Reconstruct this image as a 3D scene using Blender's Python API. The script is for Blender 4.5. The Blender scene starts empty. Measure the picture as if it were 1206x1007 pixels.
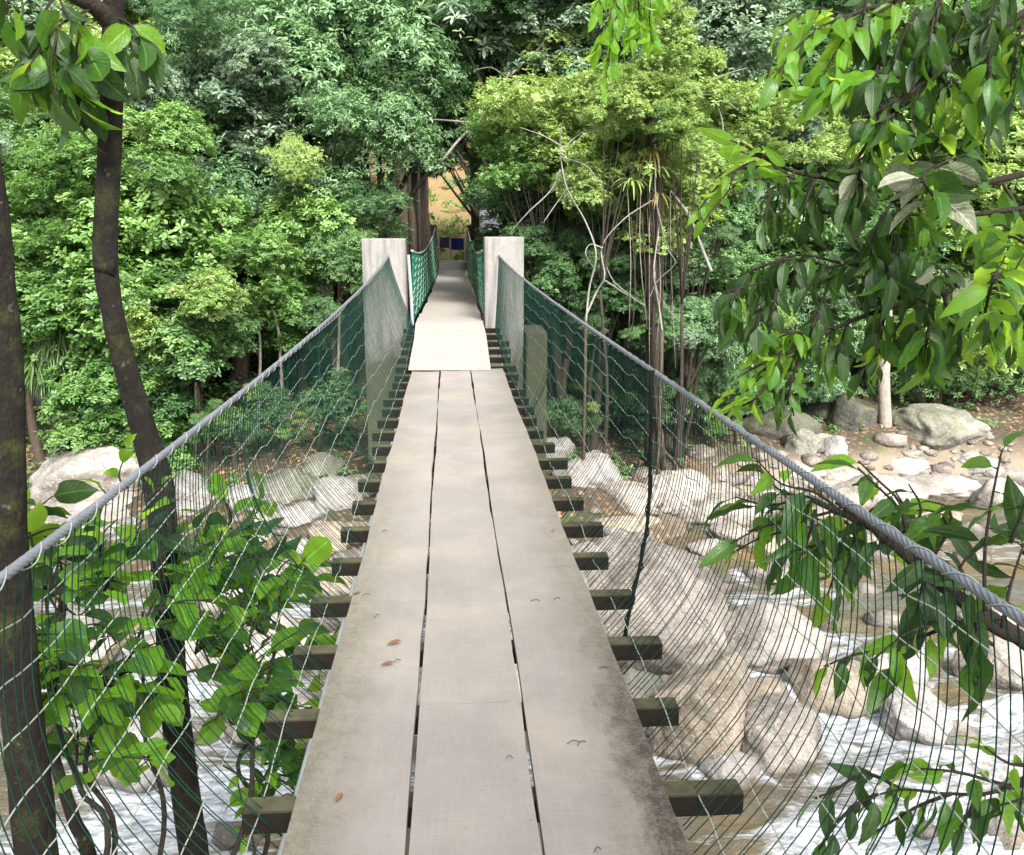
import bpy, math, random
import numpy as np
from mathutils import Vector, Matrix, noise as mn
R = math.radians
random.seed(7)
S = bpy.context.scene
COL = S.collection
# ------------------------------------------------------------------ camera
EYE = Vector((0, 0, 1.5)); F_PX = 1100.0; PW, PH = 1206.0, 1007.0
PITCH = math.atan(231.5 / F_PX); YAW = math.atan(74 / F_PX * math.cos(PITCH))
FW = Vector((math.sin(YAW) * math.cos(PITCH), math.cos(YAW) * math.cos(PITCH), -math.sin(PITCH)))
RT = Vector((math.cos(YAW), -math.sin(YAW), 0)); UP = RT.cross(FW)
cam = bpy.data.objects.new('camera', bpy.data.cameras.new('camera')); COL.objects.link(cam)
cam.matrix_world = Matrix(((RT.x, UP.x, -FW.x, EYE.x), (RT.y, UP.y, -FW.y, EYE.y), (RT.z, UP.z, -FW.z, EYE.z), (0, 0, 0, 1)))
cam.data.sensor_fit = 'HORIZONTAL'; cam.data.sensor_width = 36; cam.data.lens = 36 * F_PX / PW
cam.data.clip_start = 0.05; cam.data.clip_end = 1000
S.camera = cam
# ------------------------------------------------------------------ light
SUN_EL, SUN_AZ = 44.0, 166.0          # azimuth measured clockwise from +Y (the far bank)
W = bpy.data.worlds.new("World"); S.world = W; W.use_nodes = True
nt = W.node_tree; nt.nodes.clear()
sky = nt.nodes.new('ShaderNodeTexSky'); sky.sky_type = 'NISHITA'; sky.sun_disc = False
sky.sun_elevation = R(SUN_EL); sky.sun_rotation = R(SUN_AZ); sky.dust_density = 4.0; sky.air_density = 1.0
hs = nt.nodes.new('ShaderNodeHueSaturation'); hs.inputs['Saturation'].default_value = 0.35
bg = nt.nodes.new('ShaderNodeBackground'); bg.inputs[1].default_value = 0.15
wo = nt.nodes.new('ShaderNodeOutputWorld')
nt.links.new(sky.outputs[0], hs.inputs['Color']); nt.links.new(hs.outputs[0], bg.inputs[0]); nt.links.new(bg.outputs[0], wo.inputs[0])
sl = bpy.data.lights.new('sun', 'SUN'); sl.energy = 2.6; sl.angle = R(14); sl.color = (1, .95, .87)
so = bpy.data.objects.new('sun', sl); COL.objects.link(so)
sd = Vector((math.sin(R(SUN_AZ)) * math.cos(R(SUN_EL)), math.cos(R(SUN_AZ)) * math.cos(R(SUN_EL)), math.sin(R(SUN_EL))))
so.rotation_euler = sd.to_track_quat('Z', 'Y').to_euler(); so.location = (0, 0, 30)
vs = S.view_settings; vs.view_transform = 'Standard'; vs.look = 'None'; vs.gamma = 1; vs.exposure = 1.6
vs.use_curve_mapping = False
S.cycles.max_bounces = 8; S.cycles.transparent_max_bounces = 8

# ------------------------------------------------------------------ helpers
def ray(px, py):
    return (FW + RT * ((px - PW / 2) / F_PX) + UP * (-(py - PH / 2) / F_PX))
def PY(px, py, y):                    # the point seen at a photo pixel, at distance y along the bridge
    d = ray(px, py); return EYE + d * (y / d.y)
def PZ(px, py, z):
    d = ray(px, py); return EYE + d * ((z - EYE.z) / d.z)
def PD(px, py, d):                    # at optical depth d
    return EYE + ray(px, py) * d
def tag(o, label=None, cat=None, group=None, kind=None):
    if label: o['label'] = label
    if cat: o['category'] = cat
    if group: o['group'] = group
    if kind: o['kind'] = kind
    return o
def empty(name, loc, label, cat, group=None):
    o = bpy.data.objects.new(name, None); COL.objects.link(o); o.location = loc; o.empty_display_size = .2
    return tag(o, label, cat, group)
def link(name, me, parent=None, loc=None, world=True):
    o = bpy.data.objects.new(name, me); COL.objects.link(o)
    if parent is not None:
        o.parent = parent
        if world: o.location = -Vector(parent.location)      # mesh given in world coordinates
    if loc is not None: o.location = loc
    return o
class MB:
    def __init__(s): s.v = []; s.f = []
    def box(s, x0, x1, y0, y1, z0, z1):
        n = len(s.v); s.v += [(x, y, z) for z in (z0, z1) for y in (y0, y1) for x in (x0, x1)]
        s.f += [tuple(n + i for i in q) for q in ((0, 2, 3, 1), (4, 5, 7, 6), (0, 1, 5, 4), (2, 6, 7, 3), (0, 4, 6, 2), (1, 3, 7, 5))]
        return s
    def tube(s, pts, rad, k=6, lobes=0, twist=0.0, la=0.0):
        pts = [Vector(p) for p in pts]; n = len(pts)
        if not hasattr(rad, '__len__'): rad = [rad] * n
        up = Vector((0, 0, 1)); t0 = (pts[1] - pts[0]).normalized()
        if abs(t0.z) > .95: up = Vector((1, 0, 0))
        a = t0.cross(up).normalized(); b0 = len(s.v)
        for i, p in enumerate(pts):
            t = (pts[min(i + 1, n - 1)] - pts[max(i - 1, 0)]).normalized()
            a = (a - t * a.dot(t)).normalized(); b = t.cross(a)
            for j in range(k):
                th = 2 * math.pi * j / k + twist * i
                r = rad[i] * (1 + (la * math.cos(lobes * 2 * math.pi * j / k) if lobes else 0))
                s.v.append(tuple(p + (a * math.cos(th) + b * math.sin(th)) * r))
        for i in range(n - 1):
            for j in range(k):
                j2 = (j + 1) % k
                s.f.append((b0 + i * k + j, b0 + i * k + j2, b0 + (i + 1) * k + j2, b0 + (i + 1) * k + j))
        s.f.append(tuple(b0 + j for j in range(k))[::-1]); s.f.append(tuple(b0 + (n - 1) * k + j for j in range(k)))
        return s
    def mesh(s, name, mat, smooth=False):
        me = bpy.data.meshes.new(name); me.from_pydata([tuple(v) for v in s.v], [], s.f)
        if mat: me.materials.append(mat)
        if smooth: me.polygons.foreach_set('use_smooth', [True] * len(me.polygons))
        me.update(); return me
    def build(s, name, mat, parent=None, smooth=False):
        return link(name, s.mesh(name, mat, smooth), parent)
def bevel(o, w=.006, seg=2):
    m = o.modifiers.new('bevel', 'BEVEL'); m.width = w; m.segments = seg; m.limit_method = 'ANGLE'; return o
def smooth(a, b, x):
    t = np.clip((x - a) / (b - a), 0, 1); return t * t * (3 - 2 * t)
def spline(pts, n):                    # Catmull-Rom through pts
    pts = [Vector(p) for p in pts]; P = [pts[0] * 2 - pts[1]] + pts + [pts[-1] * 2 - pts[-2]]; out = []
    m = len(pts) - 1
    for i in range(n + 1):
        u = i / n * m; k = min(int(u), m - 1); t = u - k; a, b, c, d = P[k:k + 4]
        out.append(.5 * ((2 * b) + (c - a) * t + (2 * a - 5 * b + 4 * c - d) * t * t + (3 * b - a - 3 * c + d) * t ** 3))
    return out
_rs = np.random.RandomState(3); _LAT = _rs.rand(256, 256)
def vnoise(x, y):                      # tiling value noise, numpy
    xi = np.floor(x).astype(int); yi = np.floor(y).astype(int); fx = x - xi; fy = y - yi
    fx = fx * fx * (3 - 2 * fx); fy = fy * fy * (3 - 2 * fy)
    g = lambda i, j: _LAT[i % 256, j % 256]
    return (g(xi, yi) * (1 - fx) + g(xi + 1, yi) * fx) * (1 - fy) + (g(xi, yi + 1) * (1 - fx) + g(xi + 1, yi + 1) * fx) * fy
def fbm(x, y, o=4):
    s = 0; a = .5
    for i in range(o):
        s = s + a * vnoise(x * 2 ** i + 17 * i, y * 2 ** i + 5 * i); a *= .5
    return s / (1 - .5 ** o)

# ------------------------------------------------------------------ materials
class N:
    def __init__(s, name):
        s.m = bpy.data.materials.new(name); s.m.use_nodes = True; s.t = s.m.node_tree; s.t.nodes.clear()
        s.out = s.t.nodes.new('ShaderNodeOutputMaterial'); s.p = s.new('BsdfPrincipled'); s.L(s.p.outputs[0], s.out.inputs[0])
        s._tc = None
    def new(s, ty, **k):
        n = s.t.nodes.new('ShaderNode' + ty)
        for a, b in k.items(): setattr(n, a, b)
        return n
    def L(s, a, b): s.t.links.new(a, b)
    def co(s, which='Object', scale=(1, 1, 1)):
        if not s._tc: s._tc = s.new('TexCoord')
        m = s.new('Mapping'); m.inputs['Scale'].default_value = scale; s.L(s._tc.outputs[which], m.inputs[0]); return m.outputs[0]
    def pos(s, scale=(1, 1, 1)):
        g = s.new('NewGeometry'); m = s.new('Mapping'); m.inputs['Scale'].default_value = scale; s.L(g.outputs['Position'], m.inputs[0]); return m.outputs[0]
    def noise(s, vec, sc, det=5, rough=.6, dist=0):
        n = s.new('TexNoise'); n.inputs['Scale'].default_value = sc; n.inputs['Detail'].default_value = det
        n.inputs['Roughness'].default_value = rough; n.inputs['Distortion'].default_value = dist; s.L(vec, n.inputs['Vector']); return n.outputs[0]
    def ramp(s, f, stops, mode='LINEAR'):
        n = s.new('ValToRGB'); n.color_ramp.interpolation = mode; e = n.color_ramp.elements
        while len(e) < len(stops): e.new(.5)
        for x, (p, c) in zip(e, stops):
            x.position = p; x.color = (c, c, c, 1) if not hasattr(c, '__len__') else (*c, 1)
        s.L(f, n.inputs[0]); return n.outputs[0]
    def mix(s, f, a, b, bt='MIX'):
        n = s.new('Mix', data_type='RGBA', blend_type=bt)
        for i, x in ((0, f), (6, a), (7, b)):
            if hasattr(x, 'is_linked'): s.L(x, n.inputs[i])
            elif hasattr(x, '__len__'): n.inputs[i].default_value = (*x, 1)
            else: n.inputs[i].default_value = x
        return n.outputs[2]
    def math(s, op, a, b=0.0, c=0.0):
        n = s.new('Math', operation=op)
        for i, x in enumerate((a, b, c)):
            if hasattr(x, 'is_linked'): s.L(x, n.inputs[i])
            else: n.inputs[i].default_value = x
        return n.outputs[0]
    def bump(s, h, st=.3, d=.01, nrm=None):
        n = s.new('Bump'); n.inputs['Strength'].default_value = st; n.inputs['Distance'].default_value = d
        s.L(h, n.inputs['Height']); s.L(n.outputs[0], s.p.inputs['Normal']); return n.outputs[0]
    def set(s, col=None, rough=None, **k):
        if col is not None:
            if hasattr(col, 'is_linked'): s.L(col, s.p.inputs['Base Color'])
            else: s.p.inputs['Base Color'].default_value = (*col, 1)
        if rough is not None:
            if hasattr(rough, 'is_linked'): s.L(rough, s.p.inputs['Roughness'])
            else: s.p.inputs['Roughness'].default_value = rough
        for a, b in k.items(): s.p.inputs[a.replace('_', ' ')].default_value = b
        return s
    def sep(s, vec):
        n = s.new('SeparateXYZ'); s.L(vec, n.inputs[0]); return n.outputs

def leaf_material(name, c1, c2, trans, tf=.35, rough=.4, vein=False, sp=.55):
    n = N(name); at = n.new('Attribute', attribute_name='v'); oi = n.new('ObjectInfo')
    f = n.math('ADD', at.outputs['Fac'], n.math('MULTIPLY', n.math('SUBTRACT', oi.outputs['Random'], .5), .5 if not vein else 1.0)) if True else None
    col = n.mix(f, c1, c2)
    tcol = n.mix(f, tuple(x * .8 for x in trans), trans)
    if vein:
        uv = n.co('UV'); x, y, z = n.sep(uv)
        ax = n.math('ABSOLUTE', n.math('SUBTRACT', x, .5))
        mid = n.ramp(ax, [(0.0, 1), (.05, 0)])
        w = n.math('FRACT', n.math('MULTIPLY', n.math('SUBTRACT', y, n.math('MULTIPLY', ax, .55)), 9))
        side = n.ramp(n.math('ABSOLUTE', n.math('SUBTRACT', w, .5)), [(0.0, 1), (.16, 0)])
        v = n.math('MAXIMUM', mid, n.math('MULTIPLY', side, .45))
        col = n.mix(n.math('MULTIPLY', v, .8), col, tuple(min(1, a * 2.4 + .04) for a in c2))
        bl = n.noise(n.co('Object'), 9, 4); col = n.mix(n.math('MULTIPLY', n.ramp(bl, [(.35, 1), (.65, 0)]), .55), col, tuple(a * .45 for a in c1)); tcol = n.mix(n.math('MULTIPLY', n.ramp(bl, [(.3, 1), (.6, 0)]), .35), tcol, tuple(a * .4 for a in trans))
        spots = n.ramp(n.noise(n.co('Object'), 55, 3, .6), [(.66, 0), (.71, 1)])
        col = n.mix(n.math('MULTIPLY', spots, .5), col, (.10, .075, .03))
        tcol = n.mix(n.math('MULTIPLY', v, .7), tcol, tuple(a * .45 for a in trans))
        n.bump(n.math('SUBTRACT', bl, n.math('MULTIPLY', v, .8)), .35, .003)
    n.set(col, rough, Specular_IOR_Level=sp)
    tr = n.new('BsdfTranslucent'); n.L(tcol, tr.inputs[0]); ms = n.new('MixShader'); ms.inputs[0].default_value = tf
    n.L(n.p.outputs[0], ms.inputs[1]); n.L(tr.outputs[0], ms.inputs[2]); last = ms.outputs[0]
    if vein:                                   # insect holes
        hl = n.ramp(n.noise(n.co('Object', (1, 1, 1)), 8.5, 2, .5), [(.71, 0), (.72, 1)]); tp = n.new('BsdfTransparent'); m2 = n.new('MixShader')
        n.L(hl, m2.inputs[0]); n.L(last, m2.inputs[1]); n.L(tp.outputs[0], m2.inputs[2]); last = m2.outputs[0]
    n.L(last, n.out.inputs[0])
    return n.m
LM = {
 'bright': leaf_material('bright_foliage', (.07, .17, .045), (.24, .40, .12), (.30, .52, .10)),
 'mid':    leaf_material('mid_foliage', (.06, .15, .055), (.20, .34, .13), (.22, .40, .10)),
 'teal':   leaf_material('teal_foliage', (.07, .16, .07), (.24, .39, .19), (.22, .40, .14)),
 'dark':   leaf_material('dark_foliage', (.04, .10, .04), (.16, .28, .12), (.14, .28, .08)),
 'yellow': leaf_material('yellow_foliage', (.14, .26, .06), (.38, .50, .17), (.42, .58, .12)),
 'grey':   leaf_material('grey_foliage', (.11, .19, .12), (.32, .42, .28), (.24, .38, .18)),
 'golden': leaf_material('golden_foliage', (.20, .17, .05), (.35, .28, .10), (.35, .30, .08)),
 'grass':  leaf_material('grass_blade', (.05, .12, .03), (.12, .22, .05), (.15, .28, .05)),
}
FL = {
 'green': leaf_material('broad_green_leaf', (.018, .065, .012), (.05, .145, .018), (.27, .50, .05), .52, .38, True, .5),
 'lime':  leaf_material('broad_lime_leaf', (.07, .20, .012), (.13, .31, .02), (.50, .76, .07), .6, .4, True, .4),
 'dark': leaf_material('dull_dark_leaf', (.012, .034, .009), (.032, .075, .016), (.10, .22, .02), .35, .5, True, .35),  # shade of leaves facing away is put into this darker green
 'pale':  leaf_material('pale_dusty_leaf', (.12, .14, .07), (.25, .27, .19), (.15, .2, .08), .2, .6, True),
}
def stone_mat(name, base, base2, moss=0.0, dark=1.0):
    n = N(name); v = n.co('Object')
    big = n.noise(v, 1.6, 6, .6); sp = n.noise(v, 60, 3, .7); sp2 = n.noise(v, 22, 4, .65)
    c = n.mix(n.ramp(big, [(.38, 0), (.58, 1)]), tuple(a * .72 for a in base), base2)
    ck = n.new('TexVoronoi', feature='DISTANCE_TO_EDGE'); ck.inputs['Scale'].default_value = 1.3; mp = n.new('Mapping'); n.L(v, mp.inputs[0])
    wv = n.new('TexNoise'); wv.inputs['Scale'].default_value = 3; n.L(v, wv.inputs['Vector']); av = n.new('VectorMath', operation='ADD'); n.L(mp.outputs[0], av.inputs[0]); n.L(wv.outputs['Color'], av.inputs[1]); n.L(av.outputs[0], ck.inputs['Vector'])
    crk = n.ramp(ck.outputs['Distance'], [(.0, 1), (.018, 0)]); c = n.mix(n.math('MULTIPLY', crk, .6), c, tuple(a * .25 for a in base))
    c = n.mix(n.math('MULTIPLY', n.ramp(n.noise(v, 4.5, 6, .75), [(.55, 0), (.66, 1)]), .5), c, tuple(a * .45 for a in base))
    c = n.mix(n.math('MULTIPLY', n.ramp(sp, [(.52, 0), (.62, 1)]), .5), c, tuple(a * .35 for a in base))
    c = n.mix(n.math('MULTIPLY', n.ramp(sp2, [(.56, 0), (.66, 1)]), .45), c, tuple(min(1, a * 1.5 + .05) for a in base2))
    if moss:
        g = n.new('NewGeometry'); nz = n.sep(g.outputs['Normal'])[2]
        mk = n.math('MULTIPLY', n.ramp(n.noise(v, 3.5, 6, .65), [(.5 - .22 * moss, 0), (.62, 1)]), n.ramp(nz, [(.0, .35), (.6, 1)]))
        mc = n.mix(n.noise(v, 25, 3), (.045, .065, .015), (.11, .14, .035)); c = n.mix(n.math('MULTIPLY', mk, min(1, moss)), c, mc)
    # wet band just above the river
    z = n.sep(n.pos())[2]; wz = n.math('ADD', z, n.math('MULTIPLY', n.noise(n.pos(), 4, 3), .25))
    wet = n.ramp(n.math('ADD', wz, 3.05), [(.19, 1), (.30, 0)])
    c = n.mix(n.math('MULTIPLY', wet, .75), c, tuple(a * .22 for a in (.9 * base[0], .8 * base[1], .6 * base[2])))
    n.set(c, n.ramp(wet, [(0, .85), (1, .25)]))
    h = n.math('ADD', n.math('MULTIPLY', sp2, .6), n.math('MULTIPLY', n.noise(v, 7, 6, .7), 1.2)); n.bump(h, .8, .05)
    return n.m
ST = {
 'pale': stone_mat('pale_granite', (.28, .25, .222), (.39, .355, .315)),
 'tan': stone_mat('tan_granite', (.24, .195, .145), (.34, .29, .225)),
 'pink': stone_mat('pinkish_granite', (.235, .205, .175), (.345, .31, .27)),
 'grey': stone_mat('grey_granite', (.22, .21, .20), (.34, .32, .30)),
 'mossy': stone_mat('mossy_granite', (.13, .125, .105), (.27, .26, .23), .5),
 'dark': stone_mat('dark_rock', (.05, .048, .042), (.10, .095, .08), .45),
}
def wood_mat(name, edge):
    n = N(name); v = n.co('Object'); x, y, z = n.sep(n.pos())
    fine = n.noise(n.co('Object', (6, 90, 6)), 1.5, 5, .7); fib = n.noise(n.co('Object', (70, 5, 10)), 1.2, 4, .6); big = n.noise(v, 2.2, 5, .6)
    oi = n.new('ObjectInfo')
    c = n.mix(n.ramp(big, [(.3, 0), (.7, 1)]), (.18, .165, .152), (.245, .226, .206))
    c = n.mix(n.math('MULTIPLY', n.ramp(fine, [(.42, 0), (.68, 1)]), .5), c, (.17, .155, .135))
    c = n.mix(n.math('MULTIPLY', n.ramp(fib, [(.5, 0), (.7, 1)]), .10), c, (.35, .335, .31))
    c = n.mix(n.math('MULTIPLY', oi.outputs['Random'], .18), c, (.36, .335, .305))
    # drifts of light brown dust
    c = n.mix(n.math('MULTIPLY', n.ramp(n.noise(v, 1.1, 4), [(.5, 0), (.7, 1)]), .3), c, (.33, .28, .20))
    if edge:
        d = n.math('MULTIPLY', n.math('SUBTRACT', x, .07), 1.0 if edge > 0 else -1.0)      # 0 .. 0.5 from the middle to the edge
        dn = n.math('ADD', d, n.math('MULTIPLY', n.math('SUBTRACT', n.noise(n.co('Object', (3, 1.3, 1)), 3, 6, .7), .5), .28))
        near = n.ramp(n.math('MULTIPLY', y, .1), [(.22, 1), (.7, .35)])
        m1 = n.math('MULTIPLY', n.ramp(dn, [(.27, 0), (.47, 1)]), n.math('MULTIPLY', near, .72))
        gr = n.math('ADD', n.math('MULTIPLY', n.noise(v, 120, 2, .8), .5), n.math('MULTIPLY', n.noise(v, 18, 5, .7), .5))
        mossc = n.mix(n.ramp(gr, [(.4, 0), (.6, 1)]), (.06, .053, .030), (.155, .145, .10))
        c = n.mix(m1, c, mossc)
        if edge > 0:
            near2 = n.ramp(n.math('MULTIPLY', y, .1), [(.25, 1), (.36, 0)])
            m2 = n.math('MULTIPLY', n.ramp(dn, [(.38, 0), (.47, 1)]), near2)
            c = n.mix(n.math('MULTIPLY', m2, .85), c, n.mix(n.ramp(gr, [(.45, 0), (.6, 1)]), (.03, .022, .018), (.10, .08, .065)))
    # thin scratches / scuffs and dark specks
    sp = n.ramp(n.noise(v, 70, 2, .5), [(.70, 0), (.74, 1)]); c = n.mix(n.math('MULTIPLY', sp, .4), c, (.07, .055, .04))
    n.set(c, .8, Specular_IOR_Level=.25); n.bump(n.math('ADD', n.math('MULTIPLY', fine, .6), fib), .25, .004)
    return n.m
WD = {-1: wood_mat('worn_board_left', -1), 0: wood_mat('worn_board', 0), 1: wood_mat('worn_board_right', 1)}
n = N('light_plywood'); v = n.co('Object'); c = n.mix(n.noise(n.co('Object', (40, 5, 5)), 1.5, 5), (.24, .215, .195), (.31, .285, .26))
c = n.mix(n.math('MULTIPLY', n.ramp(n.noise(v, 5, 5), [(.5, 0), (.7, 1)]), .35), c, (.20, .16, .12)); n.set(c, .8); n.bump(n.noise(v, 40), .2, .004); PLY = n.m
n = N('beam_timber'); v = n.co('Object'); c = n.mix(n.noise(n.co('Object', (4, 30, 30)), 1.5, 5), (.007, .006, .005), (.022, .018, .014))  # near-black base puts the shade of the fronts into the colour; tops get moss
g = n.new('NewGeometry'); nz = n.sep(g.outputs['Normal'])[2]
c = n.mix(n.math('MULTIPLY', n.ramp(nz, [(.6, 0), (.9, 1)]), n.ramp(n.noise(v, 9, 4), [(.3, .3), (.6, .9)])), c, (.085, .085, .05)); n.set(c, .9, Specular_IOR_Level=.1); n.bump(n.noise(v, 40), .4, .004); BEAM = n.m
n = N('weathered_concrete'); v = n.co('Object'); c = n.mix(n.noise(v, 2.5, 6, .65), (.17, .165, .155), (.27, .262, .25))
c = n.mix(n.math('MULTIPLY', n.ramp(n.noise(v, 14, 6, .75), [(.5, 0), (.62, 1)]), .55), c, (.16, .155, .14))
st = n.noise(n.co('Object', (9, 9, .7)), 1.4, 5, .6); c = n.mix(n.math('MULTIPLY', n.ramp(st, [(.45, 0), (.62, 1)]), .7), c, (.10, .10, .085))
zz = n.sep(n.pos())[2]
gm = n.math('MULTIPLY', n.ramp(n.math('SUBTRACT', n.math('MULTIPLY', n.noise(v, 5, 4), .8), zz), [(.30, 0), (.75, 1)]), .9)
c = n.mix(gm, c, n.mix(n.noise(v, 30, 3), (.025, .028, .014), (.075, .08, .035))); n.set(c, .9); n.bump(n.noise(v, 30, 6, .7), .5, .01); CON = n.m
n = N('mossy_concrete'); v = n.co('Object'); c = n.mix(n.noise(v, 3, 6, .65), (.025, .024, .017), (.07, .066, .045))
c = n.mix(n.ramp(n.noise(v, 6, 6, .7), [(.4, 0), (.6, .9)]), c, (.05, .058, .022)); n.set(c, .95); n.bump(n.noise(v, 25, 6, .7), .8, .02); MCON = n.m
n = N('galvanised_cable'); v = n.co('Object'); c = n.mix(n.noise(v, 20, 4), (.11, .12, .135), (.25, .265, .29)); n.set(c, .45, Metallic=.3); CABLE = n.m
n = N('pale_wire'); n.set(n.mix(n.noise(n.co('Object'), 6, 3), (.20, .22, .22), (.38, .41, .41)), .5, Metallic=.2); WIRE = n.m
n = N('weathered_mesh_wire'); n.set(n.mix(n.noise(n.co('Object'), 2, 3), (.20, .24, .17), (.38, .43, .36)), .55, Metallic=.1); WIRE2 = n.m
def cord_mat(name, c1, tf):
    n = N(name); n.set(c1, .75, Specular_IOR_Level=.15); tr = n.new('BsdfTranslucent'); tr.inputs[0].default_value = (*[min(1, a * 1.5) for a in c1], 1)
    ms = n.new('MixShader'); ms.inputs[0].default_value = tf
    n.L(n.p.outputs[0], ms.inputs[1]); n.L(tr.outputs[0], ms.inputs[2]); n.L(ms.outputs[0], n.out.inputs[0]); return n.m
CORD = cord_mat('green_net_cord', (.006, .036, .025), .05)  # backlit darkness of the near cords is put into the colour
CORD2 = cord_mat('sunlit_green_net', (.03, .20, .13), .3)  # lighter copy of the cord green, sunlight put into the colour
n = N('black_rope'); n.set((.006, .008, .007), .9, Specular_IOR_Level=.1); n.bump(n.noise(n.co('Object'), 200), .5, .003); BROPE = n.m
def bark(name, a, b, moss, lich=.3, ms_=6):
    n = N(name); v = n.pos(); vv = n.pos((1, 1, .3))
    c = n.mix(n.noise(vv, 14, 6, .7), a, b)
    m = n.ramp(n.noise(v, ms_, 6, .7), [(.62 - .3 * moss, 0), (.70 - .1 * moss, 1)])
    c = n.mix(n.math('MULTIPLY', m, min(1, moss * 1.3)), c, n.mix(n.noise(v, 60), (.018, .028, .006), (.075, .085, .018)))
    c = n.mix(n.math('MULTIPLY', n.ramp(n.noise(v, 26, 3, .5), [(.67, 0), (.72, 1)]), lich), c, (.17, .18, .15))
    n.set(c, .9, Specular_IOR_Level=.2); n.bump(n.math('ADD', n.noise(vv, 45, 5, .7), n.math('MULTIPLY', n.noise(v, 8, 3), 1.2)), 1.0, .03); return n.m
BK = {'moss': bark('mossy_bark', (.004, .003, .0025), (.018, .014, .011), .38), 'brown': bark('brown_bark', (.045, .032, .024), (.13, .10, .075), .25),
      'pale': bark('pale_bark', (.22, .19, .16), (.40, .36, .31), .15, .1), 'dark': bark('dark_bark', (.02, .017, .014), (.07, .058, .048), .3),
      'twig': bark('twig_bark', (.014, .010, .009), (.05, .04, .03), .1), 'white': bark('bleached_branch', (.17, .165, .145), (.32, .31, .28), .0, 0)}
n = N('ground_soil'); v = n.pos(); x, y, z = n.sep(v)
c = n.mix(n.ramp(n.noise(v, .6, 6, .65), [(.35, 0), (.65, 1)]), (.04, .028, .019), (.10, .072, .048))
vo = n.new('TexVoronoi'); vo.inputs['Scale'].default_value = 9; n.L(v, vo.inputs['Vector'])
lit = n.mix(n.noise(v, 5, 3), (.28, .15, .07), (.42, .28, .17))
c = n.mix(n.math('MULTIPLY', n.ramp(vo.outputs['Distance'], [(.25, 1), (.42, 0)]), n.ramp(n.noise(v, .9, 4), [(.4, .2), (.6, .9)])), c, lit)
c = n.mix(n.math('MULTIPLY', n.ramp(n.noise(v, 1.3, 6, .7), [(.5, 0), (.62, 1)]), .7), c, (.045, .075, .02))
# dry orange earth on the slope past the gate
ox = n.ramp(n.math('ABSOLUTE', x), [(0, 1), (1, 1)]); oy = n.ramp(n.math('MULTIPLY', y, .01), [(.29, 0), (.32, 1)])
oc = n.mix(n.noise(v, 3, 6, .7), (.17, .11, .05), (.28, .19, .10)); oc = n.mix(n.ramp(n.noise(v, 1.1, 5), [(.5, 0), (.62, .7)]), oc, (.20, .20, .06))
xx = n.ramp(n.math('MULTIPLY', n.math('ABSOLUTE', x), .1), [(.35, 1), (.6, 0)]); c = n.mix(n.math('MULTIPLY', oy, xx), c, oc)
# sandy bank near the water
sz = n.math('ADD', z, n.math('MULTIPLY', n.noise(v, 1.2, 4), .5)); sand = n.ramp(n.math('ADD', sz, 3.0), [(.55, 1), (.85, 0)])
rx = n.ramp(n.math('MULTIPLY', x, .1), [(.25, 0), (.5, 1)])
c = n.mix(n.math('MULTIPLY', sand, rx), c, n.mix(n.noise(v, 12, 5), (.17, .135, .095), (.29, .24, .18)))
n.set(c, .95); n.bump(n.noise(v, 14, 6, .75), .9, .05); SOIL = n.m
n = N('river_water'); v = n.pos(); at = n.new('Attribute', attribute_name='foam')
st = n.noise(n.pos((1.2, 4.5, 1)), 2.2, 6, .7, .8); fk = n.math('ADD', at.outputs['Fac'], n.math('MULTIPLY', n.math('SUBTRACT', st, .5), 1.5))
fo = n.ramp(fk, [(.50, 0), (.70, .55), (1.0, 1)])
deep = n.mix(n.ramp(n.noise(v, .7, 4), [(.38, 0), (.62, 1)]), (.13, .095, .045), (.085, .088, .070))
n.set(n.mix(fo, deep, n.mix(n.ramp(n.noise(n.pos((1, 3, 1)), 5, 6, .78, .5), [(.40, 0), (.62, 1)]), (.16, .18, .20), (.66, .69, .72))), n.ramp(fo, [(0, .07), (1, .5)]))
h = n.math('ADD', n.math('MULTIPLY', n.noise(n.pos((1.5, 4, 1)), 3.0, 6, .7, .6), 1.0), n.math('MULTIPLY', n.noise(n.pos((1, 2, 1)), 18, 4, .7, .5), .25)); n.bump(h, .8, .06)
n.p.inputs['IOR'].default_value = 1.33; WATER = n.m
def plain(name, c, r=.7):
    n = N(name); n.set(n.mix(n.noise(n.co('Object'), 8, 4), tuple(a * .85 for a in c), c), r); return n.m
BLUE = plain('blue_tarpaulin', (.03, .06, .42)); NAVY = plain('faded_blue_tarpaulin', (.10, .10, .22)); WPOST = plain('white_painted_post', (.75, .75, .72))
GREYP = plain('grey_painted_step', (.30, .31, .30)); LITTER = plain('dry_leaf', (.16, .07, .03), .8); TWIGM = plain('dry_twig', (.05, .035, .025), .8)
FLOWER = plain('coral_flower', (.45, .10, .07)); ROOFG = plain('grey_metal_sheet', (.13, .14, .17))

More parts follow.
